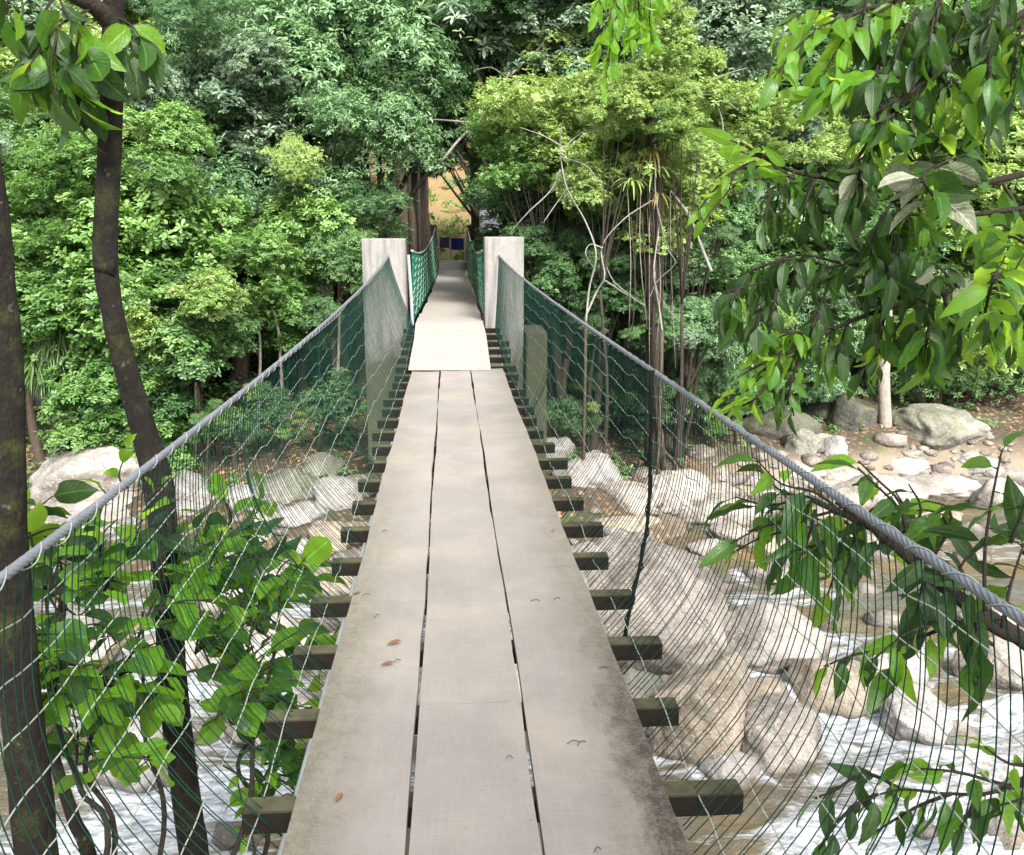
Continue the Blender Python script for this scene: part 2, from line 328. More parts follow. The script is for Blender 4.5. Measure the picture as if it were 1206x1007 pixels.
# ------------------------------------------------------------------ terrain and river
WL = -3.0
def bank(x): return 12.4 + 3.6 * smooth(2.0, 6.0, x) + .8 * smooth(-3, -9, x) * 0 + .7 * np.sin(x * .8) * .5
def g(x, y, fine=True):
    x = np.asarray(x, float); y = np.asarray(y, float); s = y - bank(x)
    z = -3.45 + 1.15 * smooth(-1.2, 1.0, s) + .55 * smooth(1.2, 5, s) + 1.9 * smooth(5.5, 12, s) + .42 * np.maximum(0, s - 11)
    z = z + .9 * smooth(-4, -7, x) * smooth(3.0, 5.5, s)
    k = smooth(3.6, 1.6, np.abs(x)); cor = -1.25 + 1.2 * smooth(24.5, 29.5, y) + .34 * np.maximum(0, y - 33)
    z = z * (1 - k) + np.minimum(z, cor) * k
    z = z + 3.2 * smooth(-6.5, -11, y)                              # the bank behind the viewer
    if fine: z = z + (fbm(x * .6 + 40, y * .6 + 40, 3) - .5) * .7 * smooth(-1.5, 1.5, s) * (1 - .6 * k)
    return z
def gz(x, y): return float(g(np.array([x]), np.array([y]))[0])
def grid_mesh(name, xs, ys, zf, mat):
    X, Y = np.meshgrid(xs, ys); Z = zf(X, Y); nx, ny = len(xs), len(ys)
    me = bpy.data.meshes.new(name); me.vertices.add(nx * ny); me.vertices.foreach_set('co', np.stack([X, Y, Z], -1).ravel())
    i = (np.arange(ny - 1)[:, None] * nx + np.arange(nx - 1)[None]).ravel(); q = np.stack([i, i + 1, i + nx + 1, i + nx], -1).ravel()
    nf = len(i); me.loops.add(nf * 4); me.loops.foreach_set('vertex_index', q); me.polygons.add(nf)
    me.polygons.foreach_set('loop_start', np.arange(nf) * 4); me.polygons.foreach_set('use_smooth', np.ones(nf, bool))
    me.materials.append(mat); me.update(calc_edges=True); return me, X, Y
xs = np.concatenate([[-400, -150, -80], np.arange(-45, -14, .8), np.arange(-14, 20, .22), np.arange(20, 46, .8), [80, 150, 400]])
ys = np.concatenate([[-300, -100, -40], np.arange(-20, 8, 1.0), np.arange(8, 36, .22), np.arange(36, 70, .8), [100, 200, 400]])
me, _, _ = grid_mesh('ground', xs, ys, g, SOIL); tag(link('ground', me), kind='structure')

_YY = np.arange(2.0, 40, .05)
def HIT(px, py):                       # where the line of sight first meets the ground or the river
    d = ray(px, py); X = d.x * _YY / d.y; Z = EYE.z + d.z * _YY / d.y; G = np.maximum(g(X, _YY), WL)
    k = int(np.argmax(Z <= G)); y = float(_YY[k]); return Vector((float(X[k]), y, float(G[k])))
BOULDERS = []   # (x, y, r) for foam
def boulder_mesh(seed, sub, sx, sy, sz, flat=.0, rough=.28):
    import bmesh
    bm = bmesh.new(); bmesh.ops.create_icosphere(bm, subdivisions=sub, radius=1)
    off = Vector((seed * 3.7, seed * 1.3, seed * 7.1)); rs = random.Random(seed)
    planes = [(Vector((rs.uniform(-1, 1), rs.uniform(-1, 1), rs.uniform(-.4, 1))).normalized(), rs.uniform(.60, .84)) for _ in range(10)]
    for v in bm.verts:
        p = v.co.normalized()
        for nrm, d in planes:
            k = p.dot(nrm) - d
            if k > 0: p = p - nrm * k * .82
        p = p * (1 + rough * .55 * mn.fractal(p * 1.1 + off, 1, 2, 4) + .055 * mn.fractal(p * 4 + off, .8, 2, 5) - .05 * max(0, .12 - abs(mn.noise(p * 1.7 + off))) / .12)
        v.co = Vector((p.x * sx, p.y * sy, p.z * sz))
    me = bpy.data.meshes.new('boulder'); bm.to_mesh(me); bm.free()
    me.polygons.foreach_set('use_smooth', [True] * len(me.polygons)); return me
def boulder(px, py, w, h, mat, label, zb=WL, sub=4, depth=1.0, group=None, yd=None, seed=None, rot=0):
    """px,py: middle of the visible foot in the photo; w,h: visible size in photo pixels"""
    p = HIT(px, py) if yd is None else PY(px, py, yd)
    d = (p - EYE).dot(FW); sc = d / F_PX; wx = w * sc / 2; hz = h * sc
    seed = seed or int(px * 7 + py)
    # visible height h covers the stone's height plus part of its depth
    sy = wx * depth; ang = math.radians(11.9) + math.atan((py - PH / 2) / F_PX)
    szz = max(.25 * wx, (hz - sy * math.sin(ang) * .9) / max(.3, math.cos(ang)))
    me = boulder_mesh(seed, sub, wx * 1.06, sy, szz * .78); me.materials.append(ST[mat])
    o = link('boulder', me, loc=(p.x, p.y + sy * .75, p.z + szz * .22)); o.rotation_euler.z = rot
    BOULDERS.append((p.x, p.y + sy * .75, wx * 1.05, sy * 1.05))
    return tag(o, label, 'boulder', group)
B = boulder
# river boulders, near right
B(838, 905, 135, 150, 'tan', 'big smooth tan boulder right of the second nearest beam', sub=5, depth=.9, rot=.3)
B(770, 800, 200, 190, 'pink', 'largest pinkish boulder slab beside the deck, sloping down to the right', sub=5, depth=1.1, rot=-.4)
B(935, 912, 115, 95, 'pink', 'wedge-shaped pinkish boulder with foam around it, right of the big tan boulder', sub=5)
B(930, 790, 170, 72, 'pale', 'wide flat pale boulder across the middle of the rapids', sub=5, depth=.8)
B(1095, 878, 92, 72, 'grey', 'grey boulder with a dark wet foot standing in white foam', sub=5)
B(1000, 842, 130, 66, 'tan', 'low tan boulder between the wide pale one and the foam', sub=4)
B(1058, 812, 95, 70, 'grey', 'dark-sided boulder behind the grey one in the foam', sub=4)
B(1192, 810, 90, 62, 'pink', 'pinkish pointed boulder at the right edge of the photograph', sub=4)
B(868, 925, 70, 42, 'grey', 'small domed boulder in front of the big tan boulder', sub=4)
B(905, 838, 70, 38, 'tan', 'small tan boulder wedged above the pinkish wedge', sub=4)
B(760, 848, 78, 60, 'mossy', 'dark mossy boulder below the deck edge between two beams', sub=4)
B(735, 640, 110, 44, 'tan', 'low broad tan boulder under the black hanging rope', sub=4)
B(745, 602, 78, 42, 'pink', 'rounded reddish boulder under the long grey one by the rope', sub=4)
B(700, 575, 90, 46, 'grey', 'dark grey rounded boulder close to the deck beyond the far beams', sub=4)
B(800, 605, 110, 62, 'pale', 'tall pale boulder right of the black hanging rope', sub=4)
B(865, 618, 130, 40, 'pale', 'long pale slab beyond the hanging rope', sub=4)
B(700, 690, 100, 50, 'pale', 'pale boulder beside the fifth beam on the right', sub=4)
B(930, 690, 90, 26, 'pale', 'flat whitish stone in the fast water', sub=4)
B(1010, 655, 100, 22, 'tan', 'thin tan stone barely above the amber water', sub=4)
B(1175, 745, 80, 30, 'pale', 'low pale stone by the thick black branch', sub=4)
B(1190, 1003, 60, 25, 'tan', 'flat tan stone at the bottom right corner', sub=4)
# pale stones along the far right shore
sh = [(905, 585, 60, 28, 'grey', 'small grey stone at the near end of the right shore'), (950, 575, 70, 32, 'pale', 'pale rounded stone on the shore under the tree branches'),
 (1005, 580, 90, 36, 'pale', 'broad pale shore stone left of the sand'), (1065, 560, 85, 26, 'grey', 'smooth grey stone on the sand below the moss boulder'),
 (1045, 598, 120, 40, 'pale', 'long pale slab at the edge of the amber water'), (1130, 590, 110, 34, 'pale', 'pale slab in the sand right of the long one'),
 (1165, 562, 70, 26, 'grey', 'rounded grey boulder on the sand near the right edge'), (1195, 600, 70, 40, 'pale', 'pale boulder at the right edge behind the leaves'),
 (985, 612, 80, 22, 'tan', 'low tan stone touching the amber water'), (1110, 622, 90, 20, 'tan', 'thin tan stone in the shallows'), (870, 640, 60, 24, 'pink', 'reddish stone in the shallow amber water'),
 (905, 655, 70, 24, 'tan', 'small tan stone where the rapids begin'), (840, 655, 50, 22, 'pale', 'small pale stone by the foot of the hanging rope'), (1060, 640, 70, 16, 'pale', 'pale sliver of stone in the calm water')]
for q in sh: B(*q, zb=WL + .02)
# bank stones on the right
B(1118, 530, 130, 58, 'mossy', 'big domed boulder with white lichen on the leaf-strewn bank', zb=-2.3, sub=5)
B(985, 542, 34, 30, 'grey', 'round grey stone at the foot of the pale tree trunk', zb=-2.55)
B(952, 540, 44, 42, 'mossy', 'upright mossy stone left of the round grey one', zb=-2.55)
B(1078, 548, 40, 16, 'mossy', 'half-buried stone in the ground cover', zb=-2.5)
B(1155, 552, 46, 22, 'grey', 'flat grey stone under the leaf litter bank', zb=-2.5)
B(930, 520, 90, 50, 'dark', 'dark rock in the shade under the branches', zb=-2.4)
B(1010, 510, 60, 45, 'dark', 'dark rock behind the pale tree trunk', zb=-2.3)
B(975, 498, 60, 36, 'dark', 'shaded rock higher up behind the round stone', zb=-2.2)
B(1075, 470, 90, 40, 'mossy', 'mossy rock among dead leaves above the lichen boulder', zb=-2.0)
# left bank rocks
B(85, 585, 150, 74, 'pale', 'large pale angular boulder behind the leaning mossy trunk', zb=-2.7, sub=5, depth=.9, seed=12)
B(80, 640, 190, 62, 'pale', 'broad pale rock just below the angular boulder', zb=-2.85, sub=5, depth=.9, seed=31)
B(215, 610, 70, 60, 'grey', 'grey sloping boulder right of the leaning trunk', zb=-2.8, seed=9)
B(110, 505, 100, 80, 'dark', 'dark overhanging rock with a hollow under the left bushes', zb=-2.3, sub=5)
B(45, 480, 110, 95, 'mossy', 'mossy rock face at the left edge behind hanging ferns', zb=-2.3, sub=5)
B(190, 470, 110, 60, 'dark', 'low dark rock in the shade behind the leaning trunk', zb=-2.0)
B(130, 540, 120, 30, 'mossy', 'low mossy hump behind the pale boulder', zb=-2.4)
lf = [(330, 590, 92, 38, 'mossy', 'broad brownish mossy boulder behind the left net'), (310, 618, 52, 26, 'grey', 'dark stone under the brownish boulder'), (352, 622, 60, 30, 'grey', 'squat grey stone right of the dark one'),
 (300, 650, 60, 28, 'grey', 'grey stone nearest the lit round leaves'), (345, 655, 62, 26, 'grey', 'small grey stone in the pile behind the left net'), (395, 600, 60, 44, 'grey', 'grey stone against the left beams'),
 (385, 650, 70, 40, 'tan', 'tan smooth stone beside the left beams'), (285, 600, 50, 30, 'grey', 'small grey stone at the left of the pile'), (375, 570, 70, 36, 'mossy', 'mossy stone at the top of the pile'),
 (430, 585, 50, 34, 'mossy', 'mossy stone under the far left beams'), (330, 700, 90, 40, 'pale', 'pale flat rock showing between the round leaves'), (395, 705, 80, 44, 'tan', 'tan rock under the third left beam'),
 (265, 720, 100, 40, 'pale', 'flat bleached rock behind the round-leaved shrub'), (420, 640, 50, 26, 'tan', 'small tan stone beside the left deck edge')]
for q in lf: B(*q, zb=WL + .05)
B(300, 800, 150, 80, 'pale', 'wide bleached boulder below the left net', sub=4)
B(150, 930, 130, 110, 'grey', 'steep grey rock behind the stems at lower left', sub=4)
B(330, 890, 130, 70, 'pink', 'pinkish boulder under the nearest left beams', sub=4)
B(210, 790, 150, 60, 'pale', 'pale rock behind the shrub stems', sub=4)
B(60, 800, 150, 70, 'pale', 'pale rock at the lower left edge', sub=4)
B(600, 560, 50, 30, 'grey', 'grey stone hidden behind the right net near the pier', zb=-2.6) if False else None
B(655, 548, 60, 40, 'grey', 'grey stone at the foot of the mossy pier', zb=-2.7)
B(620, 640, 100, 40, 'tan', 'tan boulder straight under the deck', zb=-2.95)
B(450, 700, 160, 60, 'pale', 'pale boulder straight under the deck planks', zb=-2.95)
B(560, 850, 220, 90, 'pale', 'large pale boulder under the nearest deck gap', zb=-2.95)
# countless small pebbles on the shores
rs = np.random.RandomState(11)
import bmesh as _bm
bm = _bm.new(); _bm.ops.create_icosphere(bm, subdivisions=1, radius=1); pv = np.array([v.co[:] for v in bm.verts]); pf = np.array([[v.index for v in f.verts] for f in bm.faces]); bm.free()
V = []; Fc = []; k = 0; SMALL = []
for i in range(1300):
    x = rs.uniform(-9, 15)
    if x < 2 and rs.rand() < .55: continue
    x = x; b = float(bank(x)); y = b + rs.normal(-.5, .7); z = gz(x, y)
    if abs(x) < .3 and y > 13: continue
    r = rs.uniform(.03, .13) * (1.3 if rs.rand() < .2 else 1)
    if i % 7 == 0: r *= 2.2
    V.append((pv * (1 + .15 * rs.randn(len(pv), 1))) * [r * rs.uniform(.8, 1.5), r, r * .6] + [x, y, z + r * .2]); Fc.append(pf + k * len(pv)); k += 1
for i in range(420):
    x = rs.uniform(-5, 14); y = rs.uniform(5.5, 17); z = max(gz(x, y), WL)
    if fbm(np.array([x * .7]), np.array([y * .9]), 3)[0] < .5 or z > WL + .4: continue
    r = rs.uniform(.07, .26)
    V.append((pv * (1 + .13 * rs.randn(len(pv), 1))) * [r * rs.uniform(.9, 1.5), r, r * .62] + [x, y, WL - .02]); Fc.append(pf + k * len(pv)); k += 1; SMALL.append((x, y, r))
me = bpy.data.meshes.new('pebbles'); me.from_pydata(np.concatenate(V).tolist(), [], np.concatenate(Fc).tolist()); me.materials.append(stone_mat('shore_pebble', (.14, .12, .10), (.28, .25, .22)))
me.polygons.foreach_set('use_smooth', [True] * len(me.polygons))
tag(link('pebbles', me), 'grey and brown pebbles scattered along the edge of the river', 'pebbles', kind='stuff')

def water_z(X, Y):
    z = .05 * (fbm(X * 1.3 + 9, Y * 3.2, 4) - .5) * 2 + .018 * np.sin(Y * 6 + 2.2 * fbm(X * .9, Y * .9, 2) * 6)
    rap = smooth(13.0, 7.5, Y) * smooth(1.5, 3.5, X); z = z + rap * .16 * (fbm(X * 2 + 3, Y * 3.4 + 7, 5) - .5) * 2
    return WL + z
xs = np.concatenate([[-400, -100, -40], np.arange(-12, 18, .085), [40, 100, 400]]); ys = np.concatenate([[-9.0], np.arange(1.5, 20, .07)])
me, X, Y = grid_mesh('river', xs, ys, water_z, WATER)
foam = .22 + .0 * X; foam = foam + .62 * smooth(1.8, 4.2, X + (fbm(X, Y, 2) - .5) * 2) * smooth(9.6, 6.6, Y + (fbm(X * .7, Y * .7, 3) - .5) * 3.5)
foam = foam + .40 * smooth(.45, .62, fbm(X * .25 + 5, Y * 1.3 + 2, 3)) * smooth(14.5, 11.5, Y)
foam = foam + .45 * smooth(-.5, -2, X) * smooth(13, 9, Y) * smooth(.4, .6, fbm(X * .5, Y * .8, 3))
for bx, by, bw, bd in BOULDERS:
    d = np.sqrt(((X - bx) / bw) ** 2 + ((Y - by) / bd) ** 2); foam = foam + .30 * np.exp(-((d - 1.08) / .14) ** 2) * smooth(15, 12, Y)
    dx = X - bx; foam = foam + .28 * np.exp(-((Y - by) / (bd * .6)) ** 2) * smooth(-bw * 3.2, -bw, dx) * smooth(0, -bw * .6, dx) * smooth(14, 11, Y)
a = me.attributes.new('foam', 'FLOAT', 'POINT'); a.data.foreach_set('value', foam.ravel().astype(np.float32))
tag(link('river', me), 'fast shallow river with white rapids and amber shallows', kind='structure')

# ------------------------------------------------------------------ leaves in bulk
def set_v(me, arr):
    a = me.attributes.new('v', 'FLOAT', 'FACE'); a.data.foreach_set('value', arr.astype(np.float32))
def leaf_mesh(name, base, dirs, nrm, L, Wd, mat, rnd, fold=.25, cup=.18, wpos=(.35, .72), wfac=(.8, .9)):
    """n leaves: each a folded six-point blade of two quads"""
    n = len(base); dirs = dirs / np.linalg.norm(dirs, axis=1, keepdims=True)
    side = np.cross(dirs, nrm); side /= (np.linalg.norm(side, axis=1, keepdims=True) + 1e-9); up = np.cross(side, dirs)
    L = L[:, None]; Wd = Wd[:, None]
    b = base; t = base + dirs * L - up * L * cup
    l1 = base + dirs * L * wpos[0] - side * Wd * .5 * wfac[0] + up * Wd * fold; r1 = base + dirs * L * wpos[0] + side * Wd * .5 * wfac[0] + up * Wd * fold
    l2 = base + dirs * L * wpos[1] - side * Wd * .5 * wfac[1] + up * (Wd * fold - L * cup * .45); r2 = base + dirs * L * wpos[1] + side * Wd * .5 * wfac[1] + up * (Wd * fold - L * cup * .45)
    V = np.stack([b, l1, l2, t, r2, r1], 1).reshape(-1, 3)
    i = np.arange(n)[:, None] * 6; q = np.concatenate([i + [0, 3, 2, 1], i + [0, 5, 4, 3]], 1).reshape(-1)
    me = bpy.data.meshes.new(name); me.vertices.add(n * 6); me.vertices.foreach_set('co', V.ravel()); nf = n * 2
    me.loops.add(nf * 4); me.loops.foreach_set('vertex_index', q); me.polygons.add(nf); me.polygons.foreach_set('loop_start', np.arange(nf) * 4)
    me.materials.append(mat); me.update(calc_edges=True); set_v(me, np.repeat(rnd, 2)); return me
def rand_dirs(rs, n):
    v = rs.randn(n, 3); return v / np.linalg.norm(v, axis=1, keepdims=True)
KIND = {  # clusters per crown, leaves per cluster, length, width, opening angle, droop
 'whorl': dict(nc=2500, nl=8, L=.145, W=.068, ang=68, droop=.12, wfac=(.6, 1.0)),
 'fine':  dict(nc=3300, nl=6, L=.10, W=.038, ang=75, droop=.35, wfac=(.9, .8)),
 'droop': dict(nc=1700, nl=8, L=.20, W=.055, ang=80, droop=.9, wfac=(.9, .7)),
 'tuft':  dict(nc=1900, nl=9, L=.125, W=.05, ang=62, droop=.10, wfac=(.9, .9)),
 'feather': dict(nc=1300, nl=14, L=.085, W=.03, ang=88, droop=.15, wfac=(.9, .9)),
 'big':   dict(nc=1000, nl=9, L=.26, W=.075, ang=66, droop=.25, wfac=(.8, 1.0)),
}
def crown_mesh(kind, seed, R0=2.0, nclump=15, flat=.8):
    k = KIND[kind]; rs = np.random.RandomState(seed)
    nclump = int(nclump * 2.0); cc = rand_dirs(rs, nclump) * (rs.rand(nclump, 1) ** .42) * R0 * .86; cc[:, 2] *= flat; cr = rs.uniform(.16, .46, nclump) * R0 * .85
    nc = k['nc']; wts = cr ** 2; ci = rs.choice(nclump, nc, p=wts / wts.sum()); d = rand_dirs(rs, nc); d[:, 2] = np.where(d[:, 2] < -.35, -d[:, 2], d[:, 2]); d[:, 2] *= 1.0
    d /= np.linalg.norm(d, axis=1, keepdims=True)
    lump = 1 + .22 * np.sin(d[:, 0] * 7 + ci) * np.sin(d[:, 1] * 6 + ci * 2) + rs.normal(0, .09, nc)
    flatten = .55 if kind == 'feather' else .85
    P = cc[ci] + d * (cr[ci] * lump * rs.uniform(.55, 1.12, nc))[:, None] * [1, 1, flatten]
    stray = rs.rand(nc) < .10; P[stray] += d[stray] * rs.uniform(.1, .4, (stray.sum(), 1))
    ax = d + [0, 0, .75] + rs.normal(0, .3, (nc, 3)); ax /= np.linalg.norm(ax, axis=1, keepdims=True)
    nl = k['nl']; n = nc * nl; A = np.repeat(ax, nl, 0); Pb = np.repeat(P, nl, 0)
    t = np.cross(A, np.array([.3, .1, 1.0])); t /= np.linalg.norm(t, axis=1, keepdims=True) + 1e-9; b = np.cross(A, t)
    ph = (np.tile(np.arange(nl), nc) * 2.399 + np.repeat(rs.rand(nc) * 6.28, nl)); an = np.radians(k['ang'] + rs.normal(0, 16, n))
    D = A * np.cos(an)[:, None] + (t * np.cos(ph)[:, None] + b * np.sin(ph)[:, None]) * np.sin(an)[:, None]; D[:, 2] -= k['droop'] * rs.uniform(.5, 1.3, n)
    base = Pb + A * rs.uniform(-.05, .05, (n, 1)) * (k['L'] / .1) + D * .012
    sz = rs.uniform(.65, 1.25, n) * np.repeat(rs.uniform(.75, 1.2, nc), nl)
    rnd = np.clip(np.repeat(rs.normal(.48, .22, nc) + rs.normal(0, .16, nclump)[ci] + .25 * (lump - 1), nl) + rs.normal(0, .16, n), 0, 1)
    me = leaf_mesh('crown_' + kind, base, D, A, k['L'] * sz, k['W'] * sz, None, rnd, cup=.15 + .1 * k['droop'], wfac=k['wfac'])
    me.materials.clear(); me.materials.append(LM['mid']); return me, cc, cr
CR = {}
for kd, ns in (('whorl', 3), ('fine', 3), ('droop', 2), ('tuft', 2), ('feather', 1), ('big', 2)):
    CR[kd] = [crown_mesh(kd, 100 + 13 * i + len(kd), nclump=(13 + 2 * i), flat=(.5 if kd == 'feather' else .85)) for i in range(ns)]
def grow(name, label, cat, px, py, y, rad, kind, tint, var=0, squash=1.0, trunk='brown', tr=.0, lean=0, group=None, base=None, rot=None):
    c = PY(px, py, y); bx, by = (c.x + lean, c.y + .2) if base is None else base
    if -2.0 < bx < 1.9 and by > 12.5: bx = -2.1 if bx < 0 else 2.0
    z0 = gz(bx, by)
    root = empty(name, (bx, by, z0), label, cat, group)
    me, cc, cr = CR[kind][var % len(CR[kind])]; s = rad / 2.0
    o = link('crown', me, root, loc=c - root.location); rz = rot if rot is not None else (px * .37 + py * .11) % 6.28
    o.scale = (s * random.uniform(.95, 1.15), s * random.uniform(.95, 1.1), s * squash); o.rotation_euler.z = rz
    o.material_slots[0].link = 'OBJECT'; o.material_slots[0].material = LM[tint]
    if rad > .8 and kind != 'feather':
        for q in range(2 if rad > 1.2 else 1):
            m2 = CR[kind][(var + q + 1) % len(CR[kind])][0]
            off = Vector((random.uniform(-.7, .7), random.uniform(-.35, .35), -random.uniform(.75, 1.05) * (q * .75 + 1))) * rad
            w_ = c + off
            if -2.6 < w_.x < 2.2 and w_.y > 14 and w_.z < 4.5: continue
            if (c + off).z < z0 + .25 * rad: off.z = z0 + .25 * rad - c.z
            o2 = link('crown', m2, root, loc=c + off - root.location); o2.scale = (s * .85, s * .8, s * .8 * squash); o2.rotation_euler.z = rz + 2.1 * (q + 1)
            o2.material_slots[0].link = 'OBJECT'; o2.material_slots[0].material = LM[tint]
    for q in range(5 if kind != 'feather' else 0):
        a_ = random.uniform(0, 6.28); off = Vector((math.cos(a_) * random.uniform(.6, 1.15), -abs(random.uniform(.1, .8)), math.sin(a_) * random.uniform(.5, 1.05))) * rad; w_ = c + off
        if (-2.2 < w_.x < 1.9 and w_.y > 13 and w_.z < 4.2) or w_.z < z0 + .3: continue
        m2 = CR[kind][(var + q) % len(CR[kind])][0]; o2 = link('crown', m2, root, loc=w_ - root.location); k_ = s * random.uniform(.25, .45); o2.scale = (k_ * 1.2, k_, k_ * .9); o2.rotation_euler = (random.uniform(-.4, .4), random.uniform(-.4, .4), a_ * 3)
        o2.material_slots[0].link = 'OBJECT'; o2.material_slots[0].material = LM[tint if random.random() < .72 else random.choice(['mid', 'yellow', 'grey', 'dark', 'bright'])]
    mb = MB(); h = max(.3, c.z - z0); r0 = tr or (.024 * h ** .8 + .015)
    root_p = Vector((0, 0, -.15)); top = c - root.location
    fork = root_p.lerp(top, .55) + Vector((random.uniform(-.2, .2), random.uniform(-.2, .2), 0))
    mb.tube(spline([root_p, root_p.lerp(fork, .5) + Vector((random.uniform(-.12, .12), random.uniform(-.12, .12), 0)) * min(1, h), fork], 8), [r0 * (1.25 - .5 * i / 8) if i else r0 * 1.6 for i in range(9)], 8)
    ca, sa = math.cos(rz), math.sin(rz)
    for i in range(min(6, len(cc))):
        q = cc[i] * s; tip = top + Vector((q[0] * ca - q[1] * sa, q[0] * sa + q[1] * ca, q[2] * squash))
        md = fork.lerp(tip, .5) + Vector((random.uniform(-.2, .2), random.uniform(-.2, .2), random.uniform(-.1, .2))) * s
        mb.tube(spline([fork, md, tip], 6), [r0 * (.6 - .5 * j / 6) for j in range(7)], 5)
    link('trunk', mb.mesh('trunk', BK[trunk], True), root, world=False)
    return root

